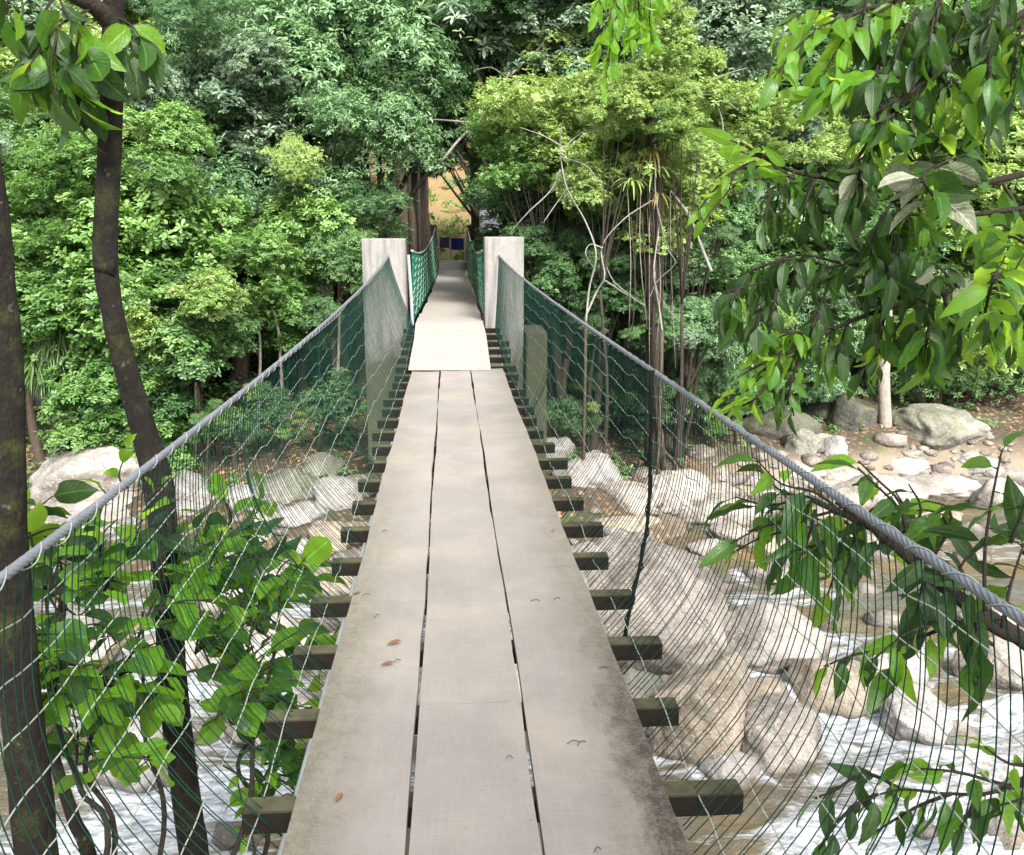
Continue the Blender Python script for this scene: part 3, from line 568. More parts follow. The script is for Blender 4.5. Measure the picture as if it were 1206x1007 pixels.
# ---------------- the far-bank forest (photo px, py of crown centre, distance, radius)
T = [
 # left side
 (45, 240, 15.5, 1.5, 'whorl', 'bright', 0, 'bright green rounded tree at the left edge, behind the nearest mossy trunk'),
 (30, 330, 15.0, 1.0, 'whorl', 'bright', 1, 'low bright bush just above the mossy rock face at the left edge'),
 (190, 290, 15.5, 1.6, 'whorl', 'bright', 1, 'bright glossy tree right behind the leaning trunk'),
 (110, 370, 14.8, 1.25, 'whorl', 'bright', 2, 'bright bushy crown low between the two mossy trunks'),
 (205, 390, 15.0, 1.2, 'whorl', 'mid', 0, 'green bush hanging over the dark rocks right of the leaning trunk'),
 (300, 215, 19.0, 1.9, 'whorl', 'teal', 1, 'blue-green tree between the leaning trunk and the left tower'),
 (355, 290, 17.0, 1.35, 'whorl', 'bright', 2, 'yellow-green sunlit bush to the left of the left tower'),
 (262, 130, 17.5, 1.4, 'whorl', 'grey', 0, 'domed grey-green tree high at the left'),
 (235, 60, 18.0, 1.2, 'droop', 'dark', 0, 'dark drooping tree beside the top of the leaning trunk'),
 (160, 130, 18.5, 1.5, 'tuft', 'yellow', 0, 'yellowish tree seen behind the leaning trunk near the top'),
 (55, 110, 19.0, 1.7, 'tuft', 'yellow', 1, 'pale yellow-green tree at the upper left'),
 (100, 190, 18.5, 1.4, 'fine', 'mid', 1, 'small-leaved green tree between the two foreground trunks'),
 (390, 60, 18.0, 2.3, 'fine', 'teal', 0, 'tall dark teal tree with fine leaves left of the bridge end'),
 (420, 170, 17.5, 1.7, 'fine', 'teal', 1, 'teal tree crown hanging over the left tower'),
 (340, 130, 19.0, 1.9, 'fine', 'teal', 2, 'dense teal crown to the left of the twin trunks'),
 (440, 250, 17.0, .9, 'fine', 'dark', 1, 'dark small-leaved bush directly behind the left tower'),
 (410, 310, 16.5, .9, 'fine', 'mid', 2, 'mid-green bush whose leaves touch the left tower'),
 (300, 15, 20.0, 2.0, 'fine', 'grey', 1, 'misty grey-green tree at the top left of centre'),
 (140, 25, 21.0, 2.0, 'tuft', 'yellow', 0, 'distant yellow-green tree at the top left'),
 (0, 40, 20.0, 1.9, 'tuft', 'grey', 1, 'distant grey-green tree at the top left corner'),
 (-60, 180, 18.0, 2.2, 'fine', 'mid', 0, 'mid-green tree just outside the left edge'),
 # centre
 (490, 90, 18.5, 1.9, 'fine', 'teal', 2, 'fine-leaved teal crown above the left bridge tower'),
 (570, 40, 18.5, 1.5, 'big', 'grey', 0, 'tree with large grey-green rosettes above the bridge end'),
 (575, 130, 19.0, 1.3, 'big', 'mid', 1, 'rosette-leaved tree with long leaves right of the twin trunks'),
 (545, 120, 24.0, 1.3, 'fine', 'dark', 0, 'dark crown roofing over the far end of the path'),
 (532, 178, 25.0, .8, 'fine', 'mid', 0, 'small leafy crown hanging over the ochre gap at the path end'),
 (590, 220, 19.0, .9, 'big', 'teal', 1, 'broad-leaved dark bush right of the far opening'),
 (650, 50, 18.0, 1.5, 'whorl', 'grey', 0, 'pale grey-green tree at the top centre'),
 (740, 50, 18.0, 1.7, 'fine', 'grey', 2, 'silvery tree behind the hanging bright spray'),
 (640, 140, 15.6, 1.05, 'tuft', 'yellow', 1, 'yellow-green flat crown left of the white forked branches'),
 (720, 180, 15.2, 1.15, 'tuft', 'yellow', 0, 'yellow-green crown carried on the white forked branches'),
 (800, 130, 16.0, 1.1, 'tuft', 'yellow', 1, 'yellow-green crown beside the ragged bromeliad leaves'),
 (610, 195, 15.8, .75, 'tuft', 'bright', 0, 'small bright crown tip above the right tower'),
 (830, 210, 15.5, .7, 'tuft', 'yellow', 0, 'small yellow crown tip over the pale leaning stem'),
 (690, 290, 19.0, 1.6, 'fine', 'dark', 1, 'dark shaded tree behind the white branches'),
 (630, 300, 18.0, 1.1, 'whorl', 'dark', 2, 'dark glossy bush just right of the right tower'),
 (740, 360, 17.0, 1.0, 'whorl', 'teal', 0, 'low glossy bush in front of the bromeliad-hung trunk'),
 (800, 400, 17.5, 1.1, 'whorl', 'teal', 1, 'blue-green bush to the right of the bromeliad-hung trunk'),
 (660, 400, 17.5, .95, 'fine', 'dark', 0, 'dark low bush behind the right net near the tower'),
 (720, 460, 16.8, .7, 'whorl', 'dark', 1, 'dark knee-high bush on the bank behind the right net'),
 (800, 320, 19.5, 1.5, 'fine', 'dark', 2, 'shadowy tree behind the pale leaning stem'),
 (320, 480, 15.0, .5, 'fine', 'dark', 0, 'dark bush on the bank behind the middle of the left net'),
 (395, 470, 14.9, .5, 'whorl', 'dark', 1, 'dark glossy bush behind the left net close to the tower'),
 (255, 500, 14.6, .42, 'fine', 'mid', 2, 'small bush right of the leaning trunk above the stones'),
 (670, 490, 15.2, .45, 'fine', 'dark', 1, 'dark bush behind the right net beside the mossy pier'),
 (760, 480, 15.6, .5, 'whorl', 'dark', 0, 'dark bush behind the top of the black hanging rope'),
 (855, 475, 16.4, .55, 'fine', 'teal', 2, 'dark green bush just above the right cable, midway'),
 (1110, 440, 20.6, .6, 'whorl', 'dark', 1, 'dark bush behind the lichen-spotted boulder'),
 (785, 60, 14.2, .6, 'tuft', 'yellow', 0, 'yellow-green crown wrapped round the top of the bromeliad-hung trunk'),
 (735, 130, 14.0, .55, 'tuft', 'yellow', 1, 'yellow-green spray just left of the golden strap leaves'),
 (800, 150, 13.9, .5, 'tuft', 'yellow', 0, 'yellow-green spray just right of the golden strap leaves'),
 (625, 290, 15.6, .6, 'fine', 'dark', 0, 'dark bush touching the right tower'),
 (665, 330, 15.4, .65, 'whorl', 'mid', 1, 'green bush behind the bent white sapling'),
 (715, 350, 15.2, .6, 'whorl', 'dark', 2, 'dark bush at the foot of the white saplings'),
 (730, 275, 16.0, .8, 'fine', 'dark', 1, 'dark leafy mass between the two tallest white saplings'),
 (815, 290, 15.6, .7, 'fine', 'dark', 2, 'dark leafy mass behind the thin leaning stem'),
 (820, 380, 15.2, .65, 'whorl', 'teal', 0, 'glossy bush just above the right cable'),
 (770, 390, 14.9, .45, 'whorl', 'mid', 2, 'small glossy bush hiding the foot of the bromeliad-hung trunk'),
 (605, 330, 17.0, .7, 'fine', 'dark', 1, 'shaded bush against the right side of the right tower'),
 (690, 350, 16.6, .8, 'whorl', 'dark', 0, 'shaded glossy bush below the white forked branches'),
 (735, 300, 17.2, 1.0, 'fine', 'dark', 2, 'dark bush filling the gap left of the bromeliad-hung trunk'),
 (830, 260, 17.6, 1.1, 'whorl', 'mid', 1, 'glossy bush right of the bromeliad-hung trunk at mid height'),
 (640, 240, 18.0, 1.0, 'whorl', 'mid', 2, 'glossy green bush above the right tower'),
 (700, 110, 18.0, 1.4, 'whorl', 'mid', 0, 'green tree filling behind the yellow-green crowns'),
 (880, 180, 18.6, 1.3, 'whorl', 'grey', 1, 'grey-green bush left of the feathery tree'),
 (900, 460, 17.8, .8, 'fine', 'dark', 1, 'dark bush behind the highest right part of the net'),
 (1000, 340, 19.0, 1.1, 'droop', 'mid', 0, 'drooping green bush behind the overhanging leaves'),
 (1120, 400, 21.5, 1.0, 'fine', 'mid', 1, 'low bush behind the mossy block'),
 (690, 200, 16.2, .8, 'tuft', 'yellow', 1, 'yellow-green crown low between the two white saplings'),
 (765, 150, 15.6, .85, 'tuft', 'yellow', 1, 'yellow-green crown surrounding the ragged golden leaves'),
 (600, 160, 16.5, .7, 'tuft', 'bright', 1, 'bright green crown tip right of the pale curved branch'),
 (860, 150, 16.8, .8, 'tuft', 'yellow', 0, 'yellow-green crown left of the feathery tree'),
 # right
 (850, 60, 18.0, 1.6, 'whorl', 'grey', 1, 'grey-green glossy tree right of the hanging spray'),
 (920, 110, 20.0, 1.8, 'whorl', 'dark', 2, 'dark glossy tree behind the arching bright twigs'),
 (960, 175, 18.5, 1.9, 'feather', 'yellow', 0, 'flat feathery pale tree beneath the arching twigs'),
 (1030, 120, 22.0, 2.1, 'fine', 'grey', 0, 'grey-green tree behind the overhanging branches'),
 (900, 30, 24.0, 2.4, 'tuft', 'mid', 1, 'mid-green tree at the top right of centre'),
 (1060, 20, 26.0, 3.0, 'tuft', 'yellow', 0, 'distant bright tree at the top right'),
 (1180, 60, 20.0, 2.3, 'tuft', 'bright', 1, 'bright green tree at the top right corner'),
 (1150, 200, 18.5, 1.8, 'tuft', 'yellow', 0, 'sunny yellow-green tree behind the dark hanging leaves at right'),
 (1040, 260, 19.5, 1.9, 'fine', 'mid', 1, 'mid-green tree behind the dusty hanging leaf'),
 (1160, 320, 20.0, 1.7, 'whorl', 'mid', 2, 'green tree above the mossy block at the right edge'),
 (890, 280, 18.5, 1.5, 'whorl', 'mid', 0, 'glossy green tree left of the dusty leaves'),
 (850, 400, 16.8, 1.15, 'droop', 'teal', 1, 'dark fern-like bush with drooping leaves above the right cable'),
 (930, 380, 18.0, 1.2, 'droop', 'dark', 0, 'dark drooping bush behind the lowest bright twig'),
 (960, 450, 18.0, .7, 'droop', 'teal', 1, 'low drooping bush beside the pale tree trunk'),
 (1060, 370, 20.5, 1.3, 'fine', 'dark', 2, 'dark bush up the slope behind the pale trunk'),
 (1270, 200, 19.0, 2.2, 'fine', 'mid', 0, 'mid-green tree just outside the right edge'),
 # top row up the hill
 (420, -20, 27.0, 3.2, 'fine', 'teal', 0, 'dark teal tree cut off by the top edge left of centre'),
 (560, -40, 28.0, 3.2, 'big', 'grey', 1, 'large-leaved tree cut off by the top edge at the centre'),
 (690, -40, 28.0, 3.2, 'whorl', 'mid', 2, 'mid-green tree cut off by the top edge above the hanging spray'),
 (820, -40, 28.0, 3.2, 'fine', 'grey', 1, 'grey tree cut off by the top edge right of centre'),
 (960, -40, 29.0, 3.4, 'tuft', 'mid', 0, 'mid-green tree cut off by the top edge toward the right'),
 (200, -30, 29.0, 3.4, 'tuft', 'yellow', 1, 'pale tree cut off by the top edge left of the drooping one'),
]
for i, (px, py, y, r, kd, ti, va, lab) in enumerate(T):
    bush = (r <= 1.2)
    grow('bush' if bush else 'tree', lab, 'bush' if bush else 'tree', px, py, y, r, kd, ti, va, squash=.85 if kd != 'feather' else .8,
         trunk='dark' if kd == 'tuft' and y < 17 else 'dark' if ti in ('dark', 'teal') else 'brown', tr=.03 if kd == 'tuft' and y < 17 else 0, lean=random.uniform(-.3, .3))
# a far wood that closes the view up the hill
rs = np.random.RandomState(5)
def scatter(name, n, xr, yr, L, Wd, mat, per=8, lift=0.0, hmax=.25, smin=None, filt=None, label='', cat='plants', spread=80):
    x = rs.uniform(*xr, n); y = rs.uniform(*yr, n)
    if filt is not None: m = filt(x, y); x, y = x[m], y[m]
    n = len(x); z = g(x, y) + lift + rs.rand(n) * hmax
    P = np.stack([x, y, z], 1); ax = np.tile([0, -.25, 1.0], (n, 1)) + rs.normal(0, .35, (n, 3)); ax /= np.linalg.norm(ax, axis=1, keepdims=True)
    N_ = n * per; A = np.repeat(ax, per, 0); t = np.cross(A, [1, .2, 0]); t /= np.linalg.norm(t, axis=1, keepdims=True); b = np.cross(A, t)
    ph = np.tile(np.arange(per), n) * 2.399 + np.repeat(rs.rand(n) * 6, per); an = np.radians(spread + rs.normal(0, 18, N_))
    D = A * np.cos(an)[:, None] + (t * np.cos(ph)[:, None] + b * np.sin(ph)[:, None]) * np.sin(an)[:, None]
    s = rs.uniform(.6, 1.3, N_); me = leaf_mesh(name, np.repeat(P, per, 0) + rs.normal(0, L * .2, (N_, 3)), D, A, L * s, Wd * s, mat, rs.rand(N_))
    return tag(link(name, me), label, cat, kind='stuff')
clear_path = lambda x, y: (np.abs(x) > 2.6) | (y < 12)
scatter('far_wood', 9000, (-24, 34), (24, 46), .42, .16, LM['yellow'], 8, .1, 3.2, filt=lambda x, y: np.abs(x) > 3.2 - .0 * y, label='dense woodland covering the slope behind the trees', cat='woodland')
scatter('ground_cover', 5200, (-12, 16), (13.3, 24), .10, .045, LM['mid'], 8, .0, .16, filt=lambda x, y: (np.abs(x) > 1.6) & (y > bank(x) + 1.1) & (fbm(x * .8, y * .8, 3) > .44), label='low green ground cover on the far bank', cat='ground cover')
scatter('undergrowth', 4200, (-12, 16), (15.5, 24), .16, .06, LM['dark'], 8, .1, .9, filt=lambda x, y: (np.abs(x) > 1.9) & (y > bank(x) + 2.6) & ((x < 6.0) | (y > 22)) & (fbm(x * .6 + 9, y * .6, 3) > .52), label='dark tangled undergrowth below the far-bank trees', cat='undergrowth')
scatter('hill_weeds', 420, (-4, 5), (31.5, 44), .22, .10, LM['mid'], 9, .0, .5, filt=lambda x, y: fbm(x * 1.3 + 4, y, 2) > .5, label='green weeds on the dry orange slope past the gate', cat='weeds')
scatter('hill_grass', 900, (-4, 5), (31.5, 42), .35, .06, LM['yellow'], 7, .0, .1, filt=lambda x, y: fbm(x, y, 2) > .5, label='dry grass tufts on the orange slope past the gate', cat='grass', spread=45)
scatter('fallen_leaves', 9000, (-12, 16), (13.2, 24), .09, .045, LM['golden'], 1, .01, .02, filt=lambda x, y: (y > bank(x) + 1.0), label='fallen orange-brown leaves on the bank', cat='leaf litter', spread=88)
bpy.data.objects['fallen_leaves'].data.materials[0] = leaf_material('dead_leaf', (.16, .08, .03), (.42, .26, .13), (.2, .1, .03), .1, .8)

# ------------------------------------------------------------------ distinctive trunks of the far bank
def stem_part(root, name, pts, r, mat, k=7, n=14):
    p = [Vector(q) - root.location for q in pts]; sp = spline(p, n)
    rr = [r[0] + (r[1] - r[0]) * i / n for i in range(n + 1)]
    me = MB().tube(sp, rr, k).mesh(name, mat, True); return link(name, me, root, world=False)
def ground_pt(px, py_, y):
    p = PY(px, py_, y); return Vector((p.x, p.y, gz(p.x, p.y) - .1))
# twin-trunked tree beside the left tower
b = ground_pt(478, 330, 24.5); root = empty('vine_clad_tree', b, 'dark twin-trunked tree draped with vines just behind the left bridge tower', 'tree')
stem_part(root, 'trunk', [b, PY(484, 290, 24.5), PY(468, 200, 24.5), PY(462, 120, 24.6), PY(455, 40, 24.8)], (.28, .17), BK['brown'], 9)
stem_part(root, 'trunk', [b + Vector((.3, .2, 0)), PY(498, 290, 24.9), PY(492, 210, 24.9), PY(500, 140, 25), PY(520, 60, 25.2)], (.26, .15), BK['dark'], 9)
for dx in (-14, -4, 7, 16, 24): stem_part(root, 'vine', [PY(478 + dx, 150 + dx, 24.2), PY(474 + dx * 1.2, 230, 24.2), ground_pt(480 + dx, 320, 24.2)], (.04, .045), BK['dark'], 5, 8)
me, cc, cr = CR['fine'][0]; o = link('crown', me, root, loc=PY(470, 20, 25) - root.location); o.scale = (.9, .9, .7); o.material_slots[0].link = 'OBJECT'; o.material_slots[0].material = LM['teal']
me = CR['droop'][0][0]; o = link('crown', me, root, loc=PY(505, 175, 24.9) - root.location); o.scale = (.36, .36, .5); o.material_slots[0].link = 'OBJECT'; o.material_slots[0].material = LM['dark']
# trunk right of the far opening
b = ground_pt(566, 320, 29); root = empty('tree', b, 'dark straight tree right of the far opening, behind the right tower', 'tree')
stem_part(root, 'trunk', [b, PY(562, 260, 29), PY(560, 200, 29), PY(566, 120, 29)], (.2, .15), BK['dark'], 8)
o = link('crown', CR['whorl'][1][0], root, loc=PY(585, 150, 29.3) - root.location); o.scale = (.6,.6,.5); o.material_slots[0].link = 'OBJECT'; o.material_slots[0].material = LM['dark']
# bromeliad-hung trunk on the right
b = ground_pt(772, 440, 14.6); root = empty('bromeliad_tree', b, 'ragged trunk hung with roots and long strappy yellow-green leaves right of centre', 'tree')
stem_part(root, 'trunk', [b, PY(772, 390, 14.6), PY(768, 300, 14.6), PY(772, 200, 14.6), PY(768, 110, 14.7), PY(775, 20, 14.9)], (.15, .10), BK['dark'], 9)
for i in range(15):
    x = 740 + i * 4.2 + random.uniform(-4, 4); y0 = random.uniform(200, 260)
    stem_part(root, 'hanging_root', [PY(x, y0, 14.25), PY(x + random.uniform(-6, 6), y0 + 90, 14.25), PY(x + random.uniform(-8, 8), random.uniform(340, 440), 14.35)], (.007, .005), BK['brown' if i % 3 else 'pale'], 4, 6)
def strap(base, d, L, w, droop):
    mb = MB(); side = d.cross(Vector((0, 0, 1))).normalized(); n = 7; dirv = d.copy(); p = Vector(base)
    for i in range(n + 1):
        ww = w * (1 - (i / n) ** 2) * .5 + .002; mb.v += [tuple(p - side * ww), tuple(p + Vector((0, 0, -.3 * ww))), tuple(p + side * ww)]
        p = p + dirv * (L / n); dirv = (dirv + Vector((0, 0, -droop / n))).normalized()
    for i in range(n):
        a = 3 * i; mb.f += [(a, a + 1, a + 4, a + 3), (a + 1, a + 2, a + 5, a + 4)]
    me = mb.mesh('strap_leaf', LM['yellow']); set_v(me, np.full(len(me.polygons), random.random())); return me
for (cx, cy, n, mt, up) in ((762, 95, 22, 'golden', .6), (768, 175, 26, 'golden', -.3), (745, 215, 30, 'yellow', .25), (775, 225, 18, 'golden', -.5), (770, 200, 20, 'yellow', .0)):
    for i in range(n):
        th = random.uniform(0, 6.28); d = Vector((math.cos(th), math.sin(th) * .8 - .2, up + random.uniform(-.3, .5))).normalized()
        me = strap(PY(cx, cy, 14.25) - root.location, d, random.uniform(.28, .6), .03, random.uniform(1.2, 2.2)); me.materials[0] = LM[mt]; link('strap_leaf', me, root, world=False)
# white forked branches
def branching(name, label, cat, pathlist, mat, y=15.5, r=(.03, .012)):
    grounded = name == 'pale_sapling'
    b = ground_pt(pathlist[0][0][0], pathlist[0][0][1], y) if grounded else PY(pathlist[0][0][0], pathlist[0][0][1], y)
    root = empty(name, b, label, cat)
    for i, path in enumerate(pathlist):
        pts = [PY(px, py, y + (j % 2) * .12 + .05 * (i % 4)) for j, (px, py) in enumerate(path)]
        if i == 0 and grounded: stem_part(root, 'stem', [b, pts[0]], (.03, .028), BK['brown'], 5, 4)
        stem_part(root, 'stem' if i == 0 else 'branch', pts, (r[0] * (1 if i == 0 else .7), r[1] * (1 if i == 0 else .6)), mat, 5, 6 * len(pts))
    return root
branching('pale_sapling', 'white-barked forked sapling whose branches cross in front of the dark bushes', 'sapling',
 [[(690, 380), (694, 340), (702, 300), (690, 262), (668, 222), (660, 180), (661, 150)], [(660, 200), (648, 225), (622, 250), (600, 275)], [(668, 222), (655, 240), (640, 262)], [(661, 172), (640, 160), (612, 150)], [(663, 175), (680, 160), (700, 150)], [(661, 185), (690, 195), (705, 215)]], BK['white'], 14.0, (.019, .008))
branching('pale_sapling', 'white-barked sapling with a sharp bend left of the bromeliad-hung trunk', 'sapling',
 [[(690, 372), (702, 345), (712, 325), (709, 290), (735, 258), (768, 236)], [(710, 292), (695, 288), (690, 300), (702, 320)], [(712, 330), (735, 345), (760, 360)], [(709, 300), (722, 330), (748, 352)]], BK['white'], 14.05, (.019, .008))
branching('pale_sapling', 'white-barked sapling that hangs in front of the bromeliad-hung trunk', 'sapling',
 [[(780, 390), (776, 360), (770, 320), (776, 265), (772, 230), (771, 180)], [(773, 240), (785, 290), (795, 310), (775, 330), (765, 350)], [(771, 320), (775, 345), (795, 375)]], BK['white'], 14.1, (.018, .008))
branching('bent_sapling', 'thin pale stem leaning right across the dark bushes', 'sapling', [[(838, 320), (826, 290), (812, 255), (798, 235), (790, 225)]], BK['white'], 14.1, (.025, .014))
branching('bare_branches', 'pale curved branch above the bridge end', 'branch', [[(520, 190), (545, 160), (565, 145), (585, 115), (600, 85)], [(560, 145), (530, 142), (498, 140)]], BK['white'], 17.0, (.03, .018)).location
branching('liana_tangle', 'brown thin stems tangled beside the right net', 'lianas', [[(672, 350), (668, 330), (655, 310), (650, 290)], [(640, 350), (646, 320), (640, 298)], [(690, 350), (694, 320), (688, 300)], [(700, 380), (690, 350), (660, 330)], [(655, 360), (665, 335), (690, 322)]], BK['pale'], 16.4, (.03, .015))
# more pale thin branches in the upper canopy
branching('bare_branches', 'fine bare whitish twigs among the yellow-green crowns at the top right of centre', 'branches',
 [[(790, 160), (800, 120), (840, 112), (870, 130)], [(800, 130), (770, 100), (740, 90)], [(815, 115), (850, 90), (880, 80)], [(770, 150), (750, 140), (735, 150)], [(840, 112), (850, 140), (852, 160)]], BK['white'], 15.0, (.022, .012))
branching('bare_branches', 'fine bare twigs in front of the rosette tree at the top centre', 'branches',
 [[(600, 90), (620, 70), (640, 50), (650, 20)], [(620, 70), (590, 50), (575, 30)], [(600, 95), (580, 80), (560, 82)]], BK['pale'], 17.2, (.022, .01))
# left trunks
b = ground_pt(275, 430, 16.5); root = empty('tree', b, 'dark slanting trunk under the bushes right of the leaning mossy trunk', 'tree')
stem_part(root, 'trunk', [b, PY(282, 390, 16.5), PY(266, 330, 16.5), PY(258, 250, 16.6)], (.17, .11), BK['brown'], 9)
stem_part(root, 'branch', [PY(270, 400, 16.5), PY(262, 380, 16.2), PY(254, 345, 16.2)], (.08, .05), BK['pale'], 7)
b = ground_pt(1042, 515, 17.6); root = empty('pale_trunked_tree', b, 'pale straight-trunked tree standing among stones on the right bank', 'tree')
stem_part(root, 'trunk', [b, PY(1043, 500, 17.6), PY(1041, 440, 17.6), PY(1045, 380, 17.7), PY(1040, 300, 17.8)], (.14, .09), BK['pale'], 9)
o = link('crown', CR['whorl'][0][0], root, loc=PY(1050, 290, 18.2) - root.location); o.scale = (.7, .7, .55); o.material_slots[0].link = 'OBJECT'; o.material_slots[0].material = LM['mid']
for (x0, y0, x1, y1, d) in ((330, 420, 318, 360, 16), (215, 470, 200, 400, 15.6), (235, 440, 262, 500, 15.2), (300, 470, 305, 380, 16), (218, 400, 236, 500, 15.0), (392, 400, 400, 330, 16.5)):
    p0 = ground_pt(x0, y0, d); root = empty('thin_stem', p0, {330: 'thin bare stem in the understory left of the slanting dark trunk', 215: 'thin bare stem crossing behind the leaning mossy trunk', 235: 'slanted bare stem just right of the leaning mossy trunk', 300: 'upright bare stem midway between leaning trunk and left net', 218: 'longest slanted pale stem above the left cable', 392: 'short bare stem close to the left tower'}[x0], 'sapling', 'bare stems under the left trees')
    stem_part(root, 'stem', [p0, PY((x0 + x1) / 2 + 4, (y0 + y1) / 2, d), PY(x1, y1, d + .2)], (.035, .02), BK['pale'], 5, 6)
# fallen log behind the bushes, hanging fern curtain, building glimpses
o = MB().tube([PY(348, 185, 20), PY(372, 205, 20), PY(402, 225, 20)], [.14, .16, .13], 9).build('fallen_log', BK['pale'], smooth=True); tag(o, 'pale log lying on the slope left of the twin-trunked tree', 'log')
o = MB().box(-.9, .9, -.1, .1, -.7, .7).build('shed_wall', ROOFG); o.location = PY(607, 240, 24); tag(o, 'bluish grey wall glimpsed through leaves right of the far opening', 'wall')
o = MB().box(-1.6, 1.6, -.1, .1, -.7, .7).build('shed_wall', plain('white_wall', (.7, .72, .78))); o.location = PY(300, 240, 24); tag(o, 'white wall glimpsed through leaves above the yellow-green bush', 'wall')
n_ = 700; th = rs.uniform(0, 1, n_); bx = np.array([PY(30 + 55 * t, 370 + 20 * math.sin(t * 5) + rs.uniform(0, 30), 14.6 + rs.uniform(0, .4)) for t in th])
D = np.tile([0, -.35, -1.0], (n_, 1)) + rs.normal(0, .25, (n_, 3)); me = leaf_mesh('hanging_fern', bx, D, np.tile([0, -1.0, .3], (n_, 1)), rs.uniform(.3, .8, n_), np.full(n_, .03), LM['grass'], rs.rand(n_))
tag(link('hanging_fern', me), 'curtain of thin hanging fern fronds over the left rock face', 'fern')
# mossy concrete block wall at the far right
p = PY(1175, 468, 21.5); root = empty('retaining_block', (p.x, p.y, p.z), 'big square mossy block on the bank at the right edge', 'block')
o = MB().box(-.95, 1.3, 0, 1.1, -.5, .72).build('block', MCON, root); o.location = (0, 0, 0); bevel(o, .06, 3)
o = MB().tube(spline([PY(1128, 418, 21), PY(1165, 420, 21), PY(1206, 410, 21)], 8), .035, 6).build('bleached_branch', BK['white'], smooth=True); tag(o, 'bleached fallen branch lying along the top of the mossy block', 'branch')
# small red flowers in the canopy
for i, (px, py, d) in enumerate(((507, 162, 17.2), (503, 44, 18), (512, 18, 18), (540, 5, 18.4), (632, 8, 18.5), (808, 230, 15.3), (796, 325, 15.8))):
    root = empty('flower', PY(px, py, d), ['coral red flower cluster beside the twin-trunked tree', 'faded red flower cluster high left of centre', 'reddish flower tuft near the top edge left of centre', 'red flower spray at the top edge over the bridge', 'pale red flower at the top edge centre', 'red flower star beside the pale leaning stem', 'orange-red flower low beside the bromeliad-hung trunk'][i], 'flower')
    n_ = 14; D = rand_dirs(rs, n_); me = leaf_mesh('petals', np.zeros((n_, 3)), D, rand_dirs(rs, n_), np.full(n_, .12), np.full(n_, .05), FLOWER, rs.rand(n_)); link('petals', me, root, world=False)

# ------------------------------------------------------------------ bridge: towers
def zdeck(y): return 0.0 if y < 10.2 else (.22 * min(1, (y - 10.2) / 2.9) if y < 13.1 else .22 + .012 * 0)
TY = 13.15
def tower(x0, x1, y0, y1, ztop, zbot, label, mat=CON):
    root = empty('bridge_tower', ((x0 + x1) / 2, (y0 + y1) / 2, zbot), label, 'tower')
    o = MB().box(x0, x1, y0, y1, zbot, ztop).build('shaft', mat, root); bevel(o, .015, 2); return root
a = PY(427, 330, TY).x; b_ = PY(478, 330, TY).x; zt = PY(450, 281, TY).z
LT = tower(a, b_, TY, TY + .45, zt, -2.2, 'left pale concrete bridge tower nearer the viewer')
a2 = PY(571, 330, TY).x; b2 = PY(617, 330, TY).x; zt2 = PY(590, 279, TY).z
RTW = tower(a2, b2, TY, TY + .45, zt2, -2.2, 'right pale concrete bridge tower nearer the viewer')
# pointed inner return slab of each tower
a3 = PY(502, 300, 30).x; b3 = PY(514.5, 300, 30).x; a4 = PY(550, 300, 30).x; b4 = PY(560, 300, 30).x; z3 = PY(508, 265, 30).z
tower(a3, b3, 30, 30.5, z3, -.6, 'left dark slim pillar at the far end of the second span', plain('dark_pillar', (.17, .16, .15)))
tower(a4, b4, 30, 30.5, z3, -.6, 'right dark slim pillar at the far end of the second span', plain('dark_pillar_right', (.15, .14, .13)))
xa, xb = PY(618, 400, TY + .3).x, PY(641, 400, TY + .3).x
o = MB().box(b2 + .02, xb, TY - .15, TY + .8, -2.6, PY(630, 389, TY).z).build('abutment', MCON); bevel(o, .03, 2); tag(o, 'mossy concrete pier stub beside the right tower', 'pier')
o = MB().box(a + .04, b2 - .04, TY + .47, TY + 1.0, -2.6, -.12).build('abutment', MCON); bevel(o, .03, 2); tag(o, 'mossy concrete cross wall under the deck between the near towers', 'pier')

